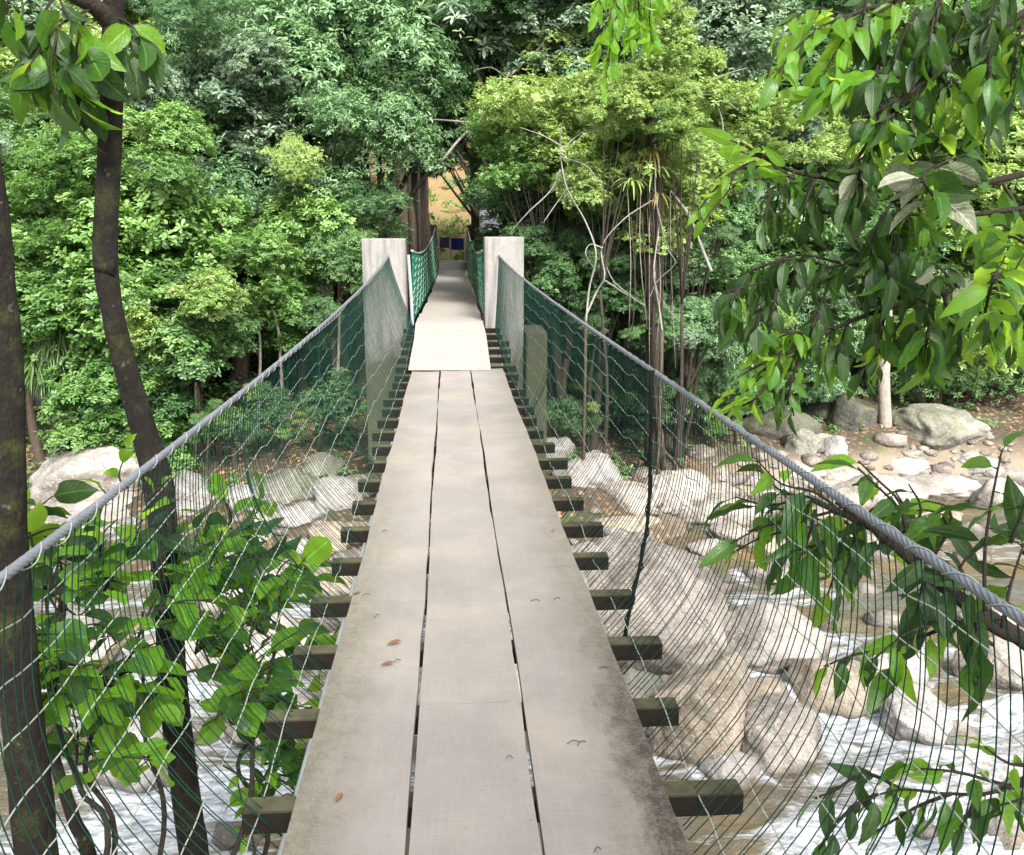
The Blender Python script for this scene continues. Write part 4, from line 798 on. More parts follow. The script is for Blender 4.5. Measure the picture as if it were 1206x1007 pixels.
# ------------------------------------------------------------------ bridge: deck
EX0, EX1 = -.43, .57
deck = empty('bridge_deck', (.07, 0, 0), 'narrow wooden footbridge deck of long grey boards on cross beams', 'bridge deck')
def pltop(px, py):   # y on the deck plane seen at a photo pixel
    return PZ(px, py, 0).y
g1, g2 = PZ(481.5, 1000, 0).x, PZ(640, 1000, 0).x
cols = [(-1, EX0, g1 - .006, [-4, -1.2, pltop(430, 709), pltop(485, 511), 10.3]), (0, g1 + .006, g2 - .004, [-4, 0.4, pltop(560, 826), pltop(535, 531), 10.3]), (1, g2 + .006, EX1, [-4, -.5, pltop(640, 697), pltop(590, 509), 10.3])]
for sd_, x0, x1, ys_ in cols:
    for i in range(len(ys_) - 1):
        y0, y1 = ys_[i] + .002, ys_[i + 1] - .002; mb = MB(); ns = max(2, int((y1 - y0) / .35)); w0 = random.uniform(-.004, .004)
        # long board with slightly wavy edges and a faint sag across
        top = []; nx = 6
        for j in range(ns + 1):
            y = y0 + (y1 - y0) * j / ns; e0 = x0 + .004 * math.sin(y * 2.1 + sd_) + .003 * math.sin(y * 9 + sd_); e1 = x1 + .004 * math.sin(y * 1.7 + 2 + sd_) + .003 * math.sin(y * 7.3)
            for q in range(nx + 1):
                u = q / nx; x = e0 + (e1 - e0) * u; z = .003 * math.sin(y * 1.9 + sd_ * 2) - .004 * (1 - (2 * u - 1) ** 2) + w0 * .4; mb.v.append((x, y, z))
        m = len(mb.v); mb.v += [(x, y, z - .032) for x, y, z in mb.v]; row = nx + 1
        for j in range(ns):
            for q in range(nx):
                a_ = j * row + q; mb.f.append((a_, a_ + 1, a_ + row + 1, a_ + row)); mb.f.append((m + a_, m + a_ + row, m + a_ + row + 1, m + a_ + 1))
            for q, fl in ((0, 0), (nx, 1)):
                a_ = j * row + q; f = (a_, a_ + row, m + a_ + row, m + a_); mb.f.append(f if not fl else f[::-1])
        for j, fl in ((0, 0), (ns, 1)):
            for q in range(nx):
                a_ = j * row + q; f = (a_, m + a_, m + a_ + 1, a_ + 1); mb.f.append(f if not fl else f[::-1])
        o = mb.build('plank', WD[sd_], deck, smooth=False)
# cross beams
by = 1.75 - .48 * 11
BEAMS = []
while by < 13.0:
    BEAMS.append(by); by += .485
left_end = {}; 
for i, y in enumerate(BEAMS):
    zt_ = -.034 + (zdeck(y))
    xl, xr = -.585 + random.uniform(-.03, .02), .775 + random.uniform(-.04, .03)
    if y > 7: xl -= .04; xr -= .05
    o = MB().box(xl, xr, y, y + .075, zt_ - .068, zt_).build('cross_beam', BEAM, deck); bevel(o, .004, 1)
# support cables under the beams
for sx in (EX0 - .035, EX1 + .03):
    mb = MB().tube([(sx, y, zdeck(y) - .034 - .068 - .011) for y in np.arange(-4, 13.2, .4)], .011, 6); mb.build('support_cable', WIRE, deck, True)
# plywood sheets and planks rising to the tower and over the second span
def panel(pts, th, mat, name='plank', up=.0):
    z = [Vector(p) for p in pts]; mb = MB(); mb.v = [tuple(p) for p in z] + [tuple(p - Vector((0, 0, th))) for p in z]
    mb.f = [(0, 1, 2, 3), (7, 6, 5, 4), (0, 4, 5, 1), (1, 5, 6, 2), (2, 6, 7, 3), (3, 7, 4, 0)]; o = mb.build(name, mat, deck); return o
y0 = 10.1; z0 = .028
def at_w(pxl, pxr, py, y):
    a_ = PY(pxl, py, y); b_ = PY(pxr, py, y); return a_, b_
A = at_w(481, 578, 434, 10.15); Bp = at_w(488, 573, 397.5, 11.75); C_ = at_w(489.5, 569, 381, 12.9)
lift = Vector((0, 0, .012))
panel([A[0], A[1], Bp[1], Bp[0]], .02, PLY)
panel([Bp[0] + lift, Bp[1] + lift, C_[1] + lift, C_[0] + lift], .02, PLY)
# second span: short cross planks
zs = C_[0].z + .006; rows = 46; yy = 12.95
xl0, xr0 = C_[0].x, C_[1].x; far_l, far_r = PY(517, 318, 29.6), PY(550, 318, 29.6)
for i in range(rows):
    u0, u1 = i / rows, (i + 1) / rows - .0008; ya, yb = yy + (29.6 - yy) * u0, yy + (29.6 - yy) * u1
    za, zb_ = zs + (far_l.z - zs) * u0 - .10 * math.sin(math.pi * u0), zs + (far_l.z - zs) * u1 - .10 * math.sin(math.pi * u1)
    j = random.uniform(-.015, .015); w = lambda u, a_, b_: a_ + (b_ - a_) * u
    panel([(w(u0, xl0, far_l.x) + j, ya, za), (w(u0, xr0, far_r.x) + j, ya, za), (w(u1, xr0, far_r.x) + j, yb, zb_), (w(u1, xl0, far_l.x) + j, yb, zb_)], .035, PLY)
p0, p1 = PY(517, 318, 29.62), PY(550.5, 309, 29.62)
o = MB().box(p0.x, p1.x, 29.62, 31.2, p0.z - .3, p1.z).build('step', GREYP); tag(o, 'grey concrete step at the far end of the bridge', 'step')
# gate beyond with blue panels
groot = empty('gate', (PY(530, 309, 31).x, 31, PY(530, 309, 31).z), 'low gate with two blue panels and white posts at the far end', 'gate')
for x in (517.5, 530.5, 547.5):
    a_, b_ = PY(x, 309, 31), PY(x, 279, 31); MB().tube([a_, b_], .022, 6).build('post', WPOST, groot)
for x0_, x1_, y0_, y1_, m in ((518, 529, 279.5, 292, NAVY), (531.5, 546, 280.5, 294.5, BLUE)):
    a_, b_ = PY(x0_, y1_, 31.05), PY(x1_, y0_, 31.05); MB().box(a_.x, b_.x, 31.04, 31.06, a_.z, b_.z).build('panel', m, groot)
a_, b_ = PY(517.5, 307.5, 31), PY(547.5, 307.5, 31); MB().tube([a_, b_], .02, 6).build('rail', WPOST, groot)
# dead leaves and twigs lying on the deck
DLAB = ['larger brown leaf of the pair on the left board', 'thin twig touching the brown leaf on the left board', 'dark crumb of bark on the left board, halfway along', '', 'short twig on the near part of the right board',
 'small twig just right of the short one, near part of right board', 'dry leaf near the bottom edge on the left board', 'small twig in the middle of the right board, left of the moss', 'twig by the gap between middle and right boards',
 'small dry leaf behind the pair on the left board', 'curled twig by the second joint of the left board', 'tiny twig beside the dark crumb of bark', 'tiny dry leaf on the right board near the mossy edge, halfway along', 'small twig at the bottom of the right board',
 'tiny twig near the middle of the centre board, close to the viewer', 'small dry leaf near the joint of the left board', 'thin twig beside the joint of the left board', 'small twig near the dark mildewed edge of the right board']
for i, (px, py, L_, a_) in enumerate([(448, 783, .05, .2), (463, 780, .03, .5), (425, 626, .03, 1), (1, 1, 0, 0), (668, 876, .04, .2), (680, 878, .035, .6), (395, 945, .04, 1.2), (652, 706, .03, .3), (625, 708, .04, .1), (455, 759, .06, .3), (441, 727, .03, 1.0), (450, 626, .025, .3), (648, 625, .03, .1), (700, 1003, .02, .4), (596, 893, .02, 0), (415, 700, .04, .6), (427, 701, .03, .1), (706, 788, .03, 0.2)]):
    if not L_: continue
    p = PZ(px, py, .004); d = Vector((math.cos(a_), math.sin(a_), 0)) * L_
    if i % 3 == 0:
        me = leaf_mesh('dry_leaf', np.array([p[:]]), np.array([d[:]]), np.array([[0, 0, 1.0]]), np.array([L_]), np.array([L_ * .45]), LITTER, np.array([.5]), cup=-.1); o = link('dry_leaf', me)
        tag(o, DLAB[i], 'leaf', 'dry leaves and twigs on the deck')
    else:
        o = MB().tube(spline([p, p + d * .5 + Vector((0, .008, .004)), p + d], 6), .0016, 4).build('dry_twig', TWIGM); tag(o, DLAB[i], 'twig', 'dry leaves and twigs on the deck')

# ------------------------------------------------------------------ bridge: hand cables and nets
def cab(side, y):
    drop = .645 - .0031 * (y - 3) ** 2; z = EYE.z - drop
    if side < 0: x = -.85 + .02 * smooth(5, 13, y)
    else: x = .95 - .30 * float(smooth(3, 15.5, y)) ** 1.0
    return Vector((float(x), y, z))
def net(side, y, t):
    c = cab(side, y); zb = zdeck(y) - .09; xb = (-.47 if side < 0 else .615)
    bulge = .035 * math.sin(math.pi * min(1, t * 1.1))
    k_ = float(smooth(7, 12.5, y)); bulge *= 1 - k_
    return Vector((c.x + (xb - c.x) * t ** (2.8 - 1.6 * k_) + side * bulge, y - .12 * t, c.z + (zb - c.z) * t))
for side, nm in ((-1, 'left'), (1, 'right')):
    cr_ = empty('hand_cable', cab(side, 0), 'thick twisted grey hand cable along the %s side of the near span' % nm, 'cable')
    yy_ = np.concatenate([np.arange(-4, .6, .12), np.arange(.6, 8, .016), np.arange(8, TY + .15, .06)])
    sp = []; tw = 0
    mb = MB(); pts = [cab(side, float(y)) for y in yy_]
    # lobed rope: seven strands twisted by arc length
    k = 24; b0 = 0
    for i, (y, p) in enumerate(zip(yy_, pts)):
        t = (pts[min(i + 1, len(pts) - 1)] - pts[max(i - 1, 0)]).normalized(); a_ = t.cross(Vector((0, 0, 1))).normalized(); b_ = t.cross(a_)
        for j in range(k):
            th = 2 * math.pi * j / k + y * 42; r = .0090 * (1 + .28 * abs(math.cos(3 * 2 * math.pi * j / k))); mb.v.append(tuple(p + (a_ * math.cos(th) + b_ * math.sin(th)) * r))
    for i in range(len(yy_) - 1):
        for j in range(k): j2 = (j + 1) % k; mb.f.append((i * k + j, i * k + j2, (i + 1) * k + j2, (i + 1) * k + j))
    mb.build('cable', CABLE, cr_, smooth=True)
    # lacing wire wound round the cable and looping under it
    pts = []; y = .5
    while y < TY - .1:
        c = cab(side, y); ph = y * 2 * math.pi / .155; lp = .5 + .5 * math.sin(y * 11.3 + side); lp = max(0, 1.8 * vnoise(np.array([y * 2.3 + side]), np.array([3.0]))[0] - .55); rr = .0122 + .012 * lp * max(0, -math.sin(ph))
        pts.append(c + Vector((math.cos(ph) * rr, 0, math.sin(ph) * rr - .004 * lp))); y += .0085
    MB().tube(pts, .0015, 4).build('lacing_wire', WIRE, cr_, True)
    nr = empty('safety_net', net(side, 0, 1), 'green cord safety net with wavy pale wires on the %s side of the near span' % nm, 'net')
    y = -1.0; cords = []; rest = MB()
    while y < TY - .05:
        yj = y + random.uniform(-.008, .008); sl_ = random.uniform(-.02, .02); rad = .0019 if y < 7.5 else .0026
        P_ = [net(side, yj, t / 13) + Vector((0, sl_ * t / 13, 0)) for t in range(14)]
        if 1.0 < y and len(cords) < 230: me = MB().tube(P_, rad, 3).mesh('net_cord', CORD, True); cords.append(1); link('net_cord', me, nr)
        else: rest.tube(P_, rad, 3)
        y += .041 if y < 5 else (.052 if y < 8 else .06)
    tag(rest.build('net_cords', CORD, nr), kind='stuff')
    # wavy wires running lengthwise
    for r_ in range(1, 9):
        t0 = r_ * .117 + .003; pts = []; y = -1.0; ph = random.uniform(-.06, .06)
        while y < TY - .03:
            s_ = ((y + ph) / .62) % 1.0; saw = (s_ / .78 if s_ < .78 else (1 - s_) / .22) - .5
            tt = t0 + .006 * math.sin(y * 3 + r_); p = net(side, y, tt)
            p.z += -.020 * saw * side * 0 + (.015 + .012 * min(1, max(0, (y - 2) / 3))) * saw + (.0006 * math.sin(2 * math.pi * y / .17)); p.x += side * (.005 + .0012 * math.sin(2 * math.pi * y / .19 + 1.5)); pts.append(p); y += .021 if y < 5 else .045
        MB().tube(pts, .0021, 4).build('net_wire', WIRE2, nr, True)
    # hangers
    for hy, rad, mt in (((4.55, .008, BROPE), (7.9, .005, CORD)) if side > 0 else ((3.95, .004, CORD), (6.3, .005, CORD))):
        hr = empty('hanging_rope', cab(side, hy), '', 'rope')
        hr['label'] = {(1, 4.55): 'thick black rope hanging from the right cable to the beams', (1, 7.9): 'thin dark rope in the right net beyond the thick black one', (1, 10.4): 'farthest thin dark rope in the right net near the tower'}.get((side, hy),
              'dark green rope tied down the left net, %s from the viewer' % {3.95: 'nearest', 6.3: 'farthest'}.get(hy, ''))
        RP = [PD(*q) for q in ((767, 436, 4.15), (766, 520, 4.12), (764, 600, 4.05), (756, 655, 3.95), (745, 704, 3.88), (735, 752, 3.84))]
        RP = spline(RP, 20) if hy == 4.55 else [net(side, hy, t / 20) + Vector((side * .012, 0, 0)) for t in range(21)]
        MB().tube(RP, rad, 6).build('rope', mt, hr, True)
        if mt is BROPE: MB().tube([p + Vector((.014 * math.cos(t * 1.9), .014 * math.sin(t * 1.9), 0)) for t, p in enumerate(RP)], .0038, 5).build('wrapping', BROPE, hr, True)
# second span: ropes and green nets
for side, nm, tx, fx in ((-1, 'left', PY(485, 297, 13.7).x, a3 + .3), (1, 'right', PY(568, 300, 13.7).x, a4 + .02)):
    def c2(y): u = (y - 13.7) / 16.3; z = 1.22 * (1 - u) + PY(508, 268, 30).z * u - .30 * 4 * u * (1 - u) * (1 - .3 * u); return Vector((tx + (fx - tx) * u, y, z))
    def n2(y, t):
        u = (y - 13.7) / 16.3; p = c2(y); zb = (zs + (far_l.z - zs) * u) - .08; xb = ((xl0 - .08) * (1 - u) + far_l.x * u) if side < 0 else ((xr0 + .08) * (1 - u) + far_r.x * u)
        return Vector((p.x + (xb - p.x) * t ** 1.8, y, p.z + (zb - p.z) * t))
    cr_ = MB().tube([c2(y) for y in np.arange(13.7, 30.01, .4)], .02, 7).build('hand_cable', WIRE, smooth=True); tag(cr_, 'pale hand cable along the %s side of the second span' % nm, 'cable')
    nr = empty('safety_net', n2(13.7, 1), 'bright green net along the %s side of the second span' % nm, 'net')
    mb = MB()
    for y in np.arange(13.75, 30, .045): mb.tube([n2(y, t / 5) for t in range(6)], .006, 3)
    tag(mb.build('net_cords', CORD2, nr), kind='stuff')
    for r_ in range(1, 9):
        MB().tube([n2(y, r_ / 9) + Vector((-side * .012, 0, .03 * math.sin(y * 5 + r_))) for y in np.arange(13.75, 30, .16)], .006, 3).build('net_wire', WIRE2, nr)
o = MB().tube([PY(481, 300, TY - .04), PY(484, 345, TY - .04), PY(486, 383, TY - .04)], .022, 6).build('white_post', WIRE); tag(o, 'slim white strip down the inner corner of the left tower', 'post')  # thin pale tube along the tower's inner corner

# ------------------------------------------------------------------ foreground trees and large leaves
def big_leaf(kind, var):
    rr = random.Random(hash((kind, var)) % 1000 if False else (len(kind) * 31 + var * 7)); mb = MB(); n = 7; nx = 2
    W_ = {'round': .64, 'oval': .54, 'long': .39, 'lance': .30}[kind]
    prof = {'round': lambda u: math.sin(math.pi * min(1, u) ** 1.15) ** .6, 'oval': lambda u: math.sin(math.pi * u ** 1.05) ** .75, 'long': lambda u: math.sin(math.pi * u ** .85) ** .85, 'lance': lambda u: math.sin(math.pi * u ** .75) ** 1.0}[kind]
    bend = rr.uniform(.15, .65); cup = rr.uniform(.10, .4); wav = rr.uniform(.012, .045); tw = rr.uniform(-.3, .3); uv = []
    for i in range(n + 1):
        u = i / n; w = W_ * .5 * (prof(u) if 0 < u < 1 else 0) + (.006 if u == 0 else .002); z0 = -bend * u * u
        for q in range(-nx, nx + 1):
            s = q / nx; x = w * s; z = z0 + cup * abs(x) + wav * math.sin(u * 14 + s * 3) * abs(s) + tw * x * u
            mb.v.append((x, u - .12 * bend * u, z)); uv.append((.5 + s * .5, u))
    row = 2 * nx + 1
    for i in range(n):
        for q in range(2 * nx): a_ = i * row + q; mb.f.append((a_, a_ + 1, a_ + row + 1, a_ + row))
    # stalk
    me = mb.mesh('leaf_' + kind, FL['green'], True); ul = me.uv_layers.new(name='UVMap')
    for lp in me.loops: ul.data[lp.index].uv = uv[lp.vertex_index]
    set_v(me, np.full(len(me.polygons), .5)); return me
LEAF = {k: [big_leaf(k, v) for v in range(5)] for k in ('round', 'oval', 'long', 'lance')}
NLEAF = {}; EXTRA = {}
def flush_leaves():
    for rn, lst in EXTRA.items():
        V = []; Fc = []; uv = []; mi = []; rv = []; tints = sorted(set(t for _, _, t, _ in lst)); k = 0
        for me, M, t, r_ in lst:
            V += [tuple(M @ v.co) for v in me.vertices]; Fc += [tuple(i + k for i in p.vertices) for p in me.polygons]; k += len(me.vertices)
            uv += [tuple(d.uv) for d in me.uv_layers[0].data]; mi += [tints.index(t)] * len(me.polygons); rv += [r_] * len(me.polygons)
        m = bpy.data.meshes.new('leaves'); m.from_pydata(V, [], Fc); [m.materials.append(FL[t]) for t in tints]; m.polygons.foreach_set('material_index', mi)
        m.polygons.foreach_set('use_smooth', [True] * len(m.polygons)); ul = m.uv_layers.new(name='UVMap'); ul.data.foreach_set('uv', np.array(uv).ravel()); set_v(m, np.array(rv)); m.update()
        link('leaves', m, bpy.data.objects[rn], world=False)['kind'] = 'stuff'
def put_leaf(root, p, d, up, size, kind, tint, rr, nm='leaf'):
    d = d.normalized(); s = d.cross(up)
    if s.length < .05: s = d.cross(Vector((1, .3, 0)))
    s.normalize(); u = s.cross(d)
    me = rr.choice(LEAF[kind]); NLEAF[root.name] = NLEAF.get(root.name, 0) + 1
    M = Matrix(((s.x, d.x, u.x, 0), (s.y, d.y, u.y, 0), (s.z, d.z, u.z, 0), (0, 0, 0, 1))); q = p - root.location
    sz = size * rr.uniform(.68, 1.22)
    mat_ = Matrix.Translation(q) @ M @ Matrix.Diagonal((sz * rr.uniform(.85, 1.12), sz, sz, 1))
    if NLEAF[root.name] > 300:
        EXTRA.setdefault(root.name, []).append((me, mat_, tint, rr.random())); return
    o = bpy.data.objects.new(nm, me); COL.objects.link(o); o.parent = root; o.matrix_local = mat_
    o.material_slots[0].link = 'OBJECT'; o.material_slots[0].material = FL[tint]; return o
def twig(root, mb, pts, r, size, kind, tints, rr, step=.05, droop=.5, start=.2, flat=.6, both=True, petiole=True):
    """a leafy twig: pts are world points; leaves alternate along it"""
    L_ = sum((Vector(pts[i + 1]) - Vector(pts[i])).length for i in range(len(pts) - 1)); n = max(6, int(L_ / .035)); sp = spline(pts, n)
    mb.tube([p - root.location for p in sp], [r * (1 - .75 * i / n) + .0012 for i in range(n + 1)], 5)
    dist = start * L_; sgn = 1; cnt = 0
    while dist < L_:
        u = dist / L_ * n; i = min(int(u), n - 1); p = sp[i].lerp(sp[i + 1], u - i); t = (sp[i + 1] - sp[i]).normalized()
        side = t.cross(Vector((0, 0, 1)));
        if side.length < .1: side = Vector((rr.uniform(-1, 1), rr.uniform(-1, 1), 0))
        side.normalize(); sgn = -sgn
        end = dist + step >= L_
        d = (t * (.55 if not end else 1.2) + side * sgn * (.9 if not end else .1) + Vector((rr.uniform(-.35, .35), rr.uniform(-.35, .35), rr.uniform(-.3, .3) - droop)))
        upv = Vector((rr.uniform(-.5, .5), rr.uniform(-.5, .5), 1)) if rr.random() < flat else Vector((rr.uniform(-1, 1), rr.uniform(-1, 1), rr.uniform(-.2, 1)))
        d.normalize(); q = p + d * size * .12
        if petiole: mb.tube([p - root.location, q - root.location], [.0022, .0015], 4)
        put_leaf(root, q, d, upv, size, kind, rr.choice(tints), rr); dist += step * rr.uniform(.75, 1.25); cnt += 1
    return cnt
# --- leaning mossy trunk (left), about 4.6 m away
def px_path(lst): return [PD(px, py, d) for px, py, d in lst]
tp = px_path([(136, -60, 4.3), (134, 0, 4.3), (132, 90, 4.3), (128, 200, 4.3), (124, 300, 4.3), (133, 370, 4.3), (150, 440, 4.35), (172, 515, 4.4), (188, 580, 4.4), (197, 690, 4.4), (206, 830, 4.45), (222, 960, 4.5), (232, 1040, 4.55)])
tp = [tp[0] + Vector((.02, .1, 2.2)), tp[0] + Vector((.0, .05, 1.0))] + tp + [Vector((tp[-1].x + .05, tp[-1].y - .1, -3.4))]
basep = tp[-1]; root = empty('leaning_tree', basep, 'tall thin mossy tree that bends left as it rises, behind the left net', 'tree')
wpx = [24, 26, 28, 29, 32, 33, 34, 31, 33, 38, 44, 40, 41, 42, 43, 46]
n = 90; sp = spline([p - root.location for p in tp], n); rad = []
for i in range(n + 1):
    u = i / n * (len(wpx) - 1); k = min(int(u), len(wpx) - 2); w = wpx[k] + (wpx[k + 1] - wpx[k]) * (u - k); rad.append(w * .80 * 4.4 / F_PX / 2 * (1 + .06 * mn.noise(Vector((0, 0, i * .35)))))
link('trunk', MB().tube(sp, rad, 16).mesh('trunk', BK['moss'], True), root, world=False)
kp = PD(114, 316, 4.25) - root.location; link('knot', MB().tube([kp + Vector((.07, .02, 0)), kp + Vector((.01, 0, .005)), kp + Vector((-.012, 0, .01))], [.045, .022, .012], 8).mesh('knot', BK['moss'], True), root, world=False)
mbr = MB(); rr = random.Random(4)
mbr.tube([p - root.location for p in spline(px_path([(132, 30, 4.3), (112, 8, 4.2), (80, -10, 4.1), (20, -60, 4.0)]), 12)], [.045 - .0015 * i for i in range(13)], 8)
# large drooping leaves at the upper left
for path, k in (([(112, 8, 4.2), (70, 30, 4.0), (45, 60, 3.95), (30, 90, 3.9)], 'oval'), ([(80, -20, 4.1), (50, 20, 4.0), (62, 60, 4.0), (80, 105, 4.0)], 'oval'), ([(20, -50, 4.0), (10, -10, 3.9), (8, 15, 3.9)], 'oval'), ([(132, 40, 4.25), (105, 60, 4.1), (92, 95, 4.1), (86, 120, 4.1)], 'oval'),
                ([(134, 30, 4.3), (150, 45, 4.2), (158, 62, 4.2)], 'oval'), ([(60, -30, 4.1), (75, 10, 4.0), (95, 40, 4.0)], 'oval'), ([(70, 30, 4.0), (60, 80, 3.9), (70, 120, 3.9)], 'oval'), ([(100, 20, 4.1), (90, 60, 4.0), (100, 100, 4.0)], 'oval'), ([(136, 20, 4.3), (155, 30, 4.2), (165, 45, 4.2)], 'oval')):
    twig(root, mbr, px_path(path), .006, .20, k, ['green', 'dark', 'dark', 'green', 'lime'], rr, step=.042, droop=.75, start=.35, flat=.35)
link('branches', mbr.mesh('branches', BK['twig'], True), root, world=False)['kind'] = 'stuff'
# --- second mossy trunk at the left edge
tp = px_path([(-60, -40, 3.2), (-40, 80, 3.2), (-14, 220, 3.2), (-3, 330, 3.2), (6, 450, 3.2), (8, 600, 3.2), (14, 700, 3.25), (24, 820, 3.3), (36, 930, 3.35), (48, 1040, 3.4)])
tp = [tp[0] + Vector((-.15, .1, 1.4))] + tp + [tp[-1] + Vector((.05, 0, -.6)), Vector((tp[-1].x + .1, tp[-1].y, -3.4))]
root2 = empty('mossy_tree', tp[-1], 'dark mossy trunk at the very left edge of the photograph', 'tree'); n = 70; sp = spline([p - root2.location for p in tp], n)
link('trunk', MB().tube(sp, [(.045 + .035 * (i / n)) * (1 + .08 * mn.noise(Vector((3, 0, i * .4)))) for i in range(n + 1)], 16).mesh('trunk', BK['moss'], True), root2, world=False)
o = link('crown', CR['whorl'][2][0], root2, loc=Vector((-3.4, 2.6, 6.4)) - root2.location); o.scale = (.6, .6, .5); o.material_slots[0].link = 'OBJECT'; o.material_slots[0].material = LM['bright']

# --- round-leaved shrub behind the left net
sb = Vector((-2.2, 3.4, -3.2)); rootS = empty('round_leaved_shrub', sb, 'sprawling shrub with big round bright leaves behind the left net', 'shrub'); mbs = MB(); rr = random.Random(12); cnt = 0
mains = [[(120, 1040, 3.9), (95, 930, 3.9), (70, 860, 3.8), (60, 760, 3.8), (52, 690, 3.8)], [(130, 1040, 4.0), (100, 900, 4.0), (150, 780, 4.0), (185, 700, 3.9)], [(260, 1040, 4.2), (300, 860, 4.2), (325, 760, 4.2), (330, 690, 4.2)],
         [(180, 1040, 4.1), (170, 860, 4.1), (168, 720, 4.1)], [(300, 1040, 4.6), (280, 900, 4.6), (330, 850, 4.6), (375, 830, 4.6)]]
for m_ in mains:
    pts = [sb] + px_path(m_); spm = spline(pts, 30); mbs.tube([p - rootS.location for p in spm], [.016 - .00035 * i for i in range(31)], 7)
tw = []
def fan(x0, y0, d, n_, spread, ln, ang0):
    for i in range(n_):
        a = ang0 + rr.uniform(-spread, spread); dd = d + rr.uniform(-.35, .35); l_ = ln * rr.uniform(.6, 1.2)
        x1, y1 = x0 + l_ * math.cos(a), y0 - l_ * math.sin(a); tw.append([(x0, y0, d), ((x0 + x1) / 2 + rr.uniform(-8, 8), (y0 + y1) / 2 - 6, (d + dd) / 2), (x1, y1, dd)])
fan(60, 700, 3.7, 5, 1.2, 80, 1.2); fan(50, 780, 3.8, 4, 1.4, 90, .8); fan(120, 700, 3.9, 5, 1.0, 95, 1.3); fan(110, 800, 3.9, 5, 1.5, 100, .9)
fan(185, 720, 4.0, 3, .9, 90, 1.0); fan(240, 680, 4.1, 4, .9, 75, 1.2); fan(270, 640, 4.2, 3, .9, 70, 1.0); fan(320, 700, 4.3, 3, .9, 65, .7); fan(230, 770, 4.1, 3, 1.3, 80, .9); fan(300, 740, 4.2, 6, 1.2, 90, 1.3); fan(290, 800, 4.2, 5, 1.4, 85, .9); fan(255, 830, 4.2, 4, 1.4, 95, .7)
fan(310, 900, 4.4, 3, 1.0, 70, .5); fan(300, 960, 4.4, 3, 1.2, 70, .8); fan(20, 640, 3.6, 3, 1.2, 60, 1.2); fan(40, 850, 3.7, 3, 1.3, 90, .6); fan(90, 900, 3.8, 3, 1.4, 80, .6); fan(20, 760, 3.6, 3, 1.4, 80, .8); fan(110, 870, 4.0, 2, 1.2, 80, .5)
for t_ in tw:
    cnt += twig(rootS, mbs, px_path(t_), .005, .160, 'round', ['green', 'lime', 'lime', 'lime', 'dark'], rr, step=.08, droop=.05, start=.1, flat=.45)
    cnt += twig(rootS, mbs, px_path([(x + rr.uniform(-30, 30), y + rr.uniform(-25, 35), d + rr.uniform(-.1, .5)) for x, y, d in t_]), .004, .14, 'round', ['green', 'lime', 'lime', 'dark'], rr, step=.15, droop=.15, start=.1, flat=.45)
for path in ([(150, 575, 4.0), (140, 560, 4.0), (150, 530, 3.95)], [(128, 585, 4.0), (115, 570, 4.0)], [(170, 590, 4.0), (192, 570, 4.0)]):
    cnt += twig(rootS, mbs, px_path(path), .004, .115, 'oval', ['lime'], rr, step=.06, droop=-.5, start=.4)
link('stems', mbs.mesh('stems', BK['twig'], True), rootS, world=False)['kind'] = 'stuff'
# small-leaved climber under it
rootC = empty('low_climber', Vector((-1.4, 4.4, -3.2)), 'small-leaved climber by the nearest left beams', 'climber'); mbs = MB(); rr = random.Random(3)
for path in ([(300, 1000, 4.2), (280, 900, 4.3), (330, 870, 4.3)], [(330, 880, 4.3), (300, 830, 4.3), (345, 800, 4.3)], [(270, 1000, 4.2), (320, 960, 4.2), (350, 930, 4.2)], [(250, 760, 4.4), (300, 790, 4.4), (360, 770, 4.4)], [(260, 900, 4.3), (300, 920, 4.3), (330, 900, 4.3)], [(385, 760, 4.9), (395, 745, 4.9), (405, 730, 4.9)]):
    twig(rootC, mbs, px_path(path), .004, .075, 'oval', ['lime', 'green'], rr, step=.045, droop=.1, start=.1)
mbs.tube([Vector((0, 0, 0))] + [p - rootC.location for p in px_path([(290, 1060, 4.3), (300, 1000, 4.2)])], .008, 5); link('stems', mbs.mesh('stems', BK['twig'], True), rootC, world=False)['kind'] = 'stuff'
# dead pale canes
for lab, pa in (('longer pale dead cane slanting behind the left net', [(40, 880, 3.9), (100, 810, 3.8), (165, 735, 3.7)]), ('shorter pale dead cane slanting just above the longer one', [(48, 865, 4.0), (95, 805, 3.9), (150, 750, 3.8)])):
    pts = px_path(pa); mb = MB().tube(spline(pts, 12), [.017 - .0007 * i for i in range(13)], 7); o = mb.build('dead_cane', bark('dry_cane_bark', (.16, .13, .08), (.30, .26, .18), .3), smooth=True); tag(o, lab, 'cane')
pts = px_path([(60, 860, 4.6), (85, 960, 4.6), (110, 1040, 4.6)]); pts.append(Vector((pts[-1].x, pts[-1].y, -3.3))); pts.insert(0, PD(75, 700, 4.6))
o = MB().tube(spline(pts, 24), [.02 + .001 * i for i in range(25)], 9)  .build('dead_tree', BK['moss'], smooth=True); tag(o, 'thin dark bare trunk between the two mossy trees low at the left', 'tree')

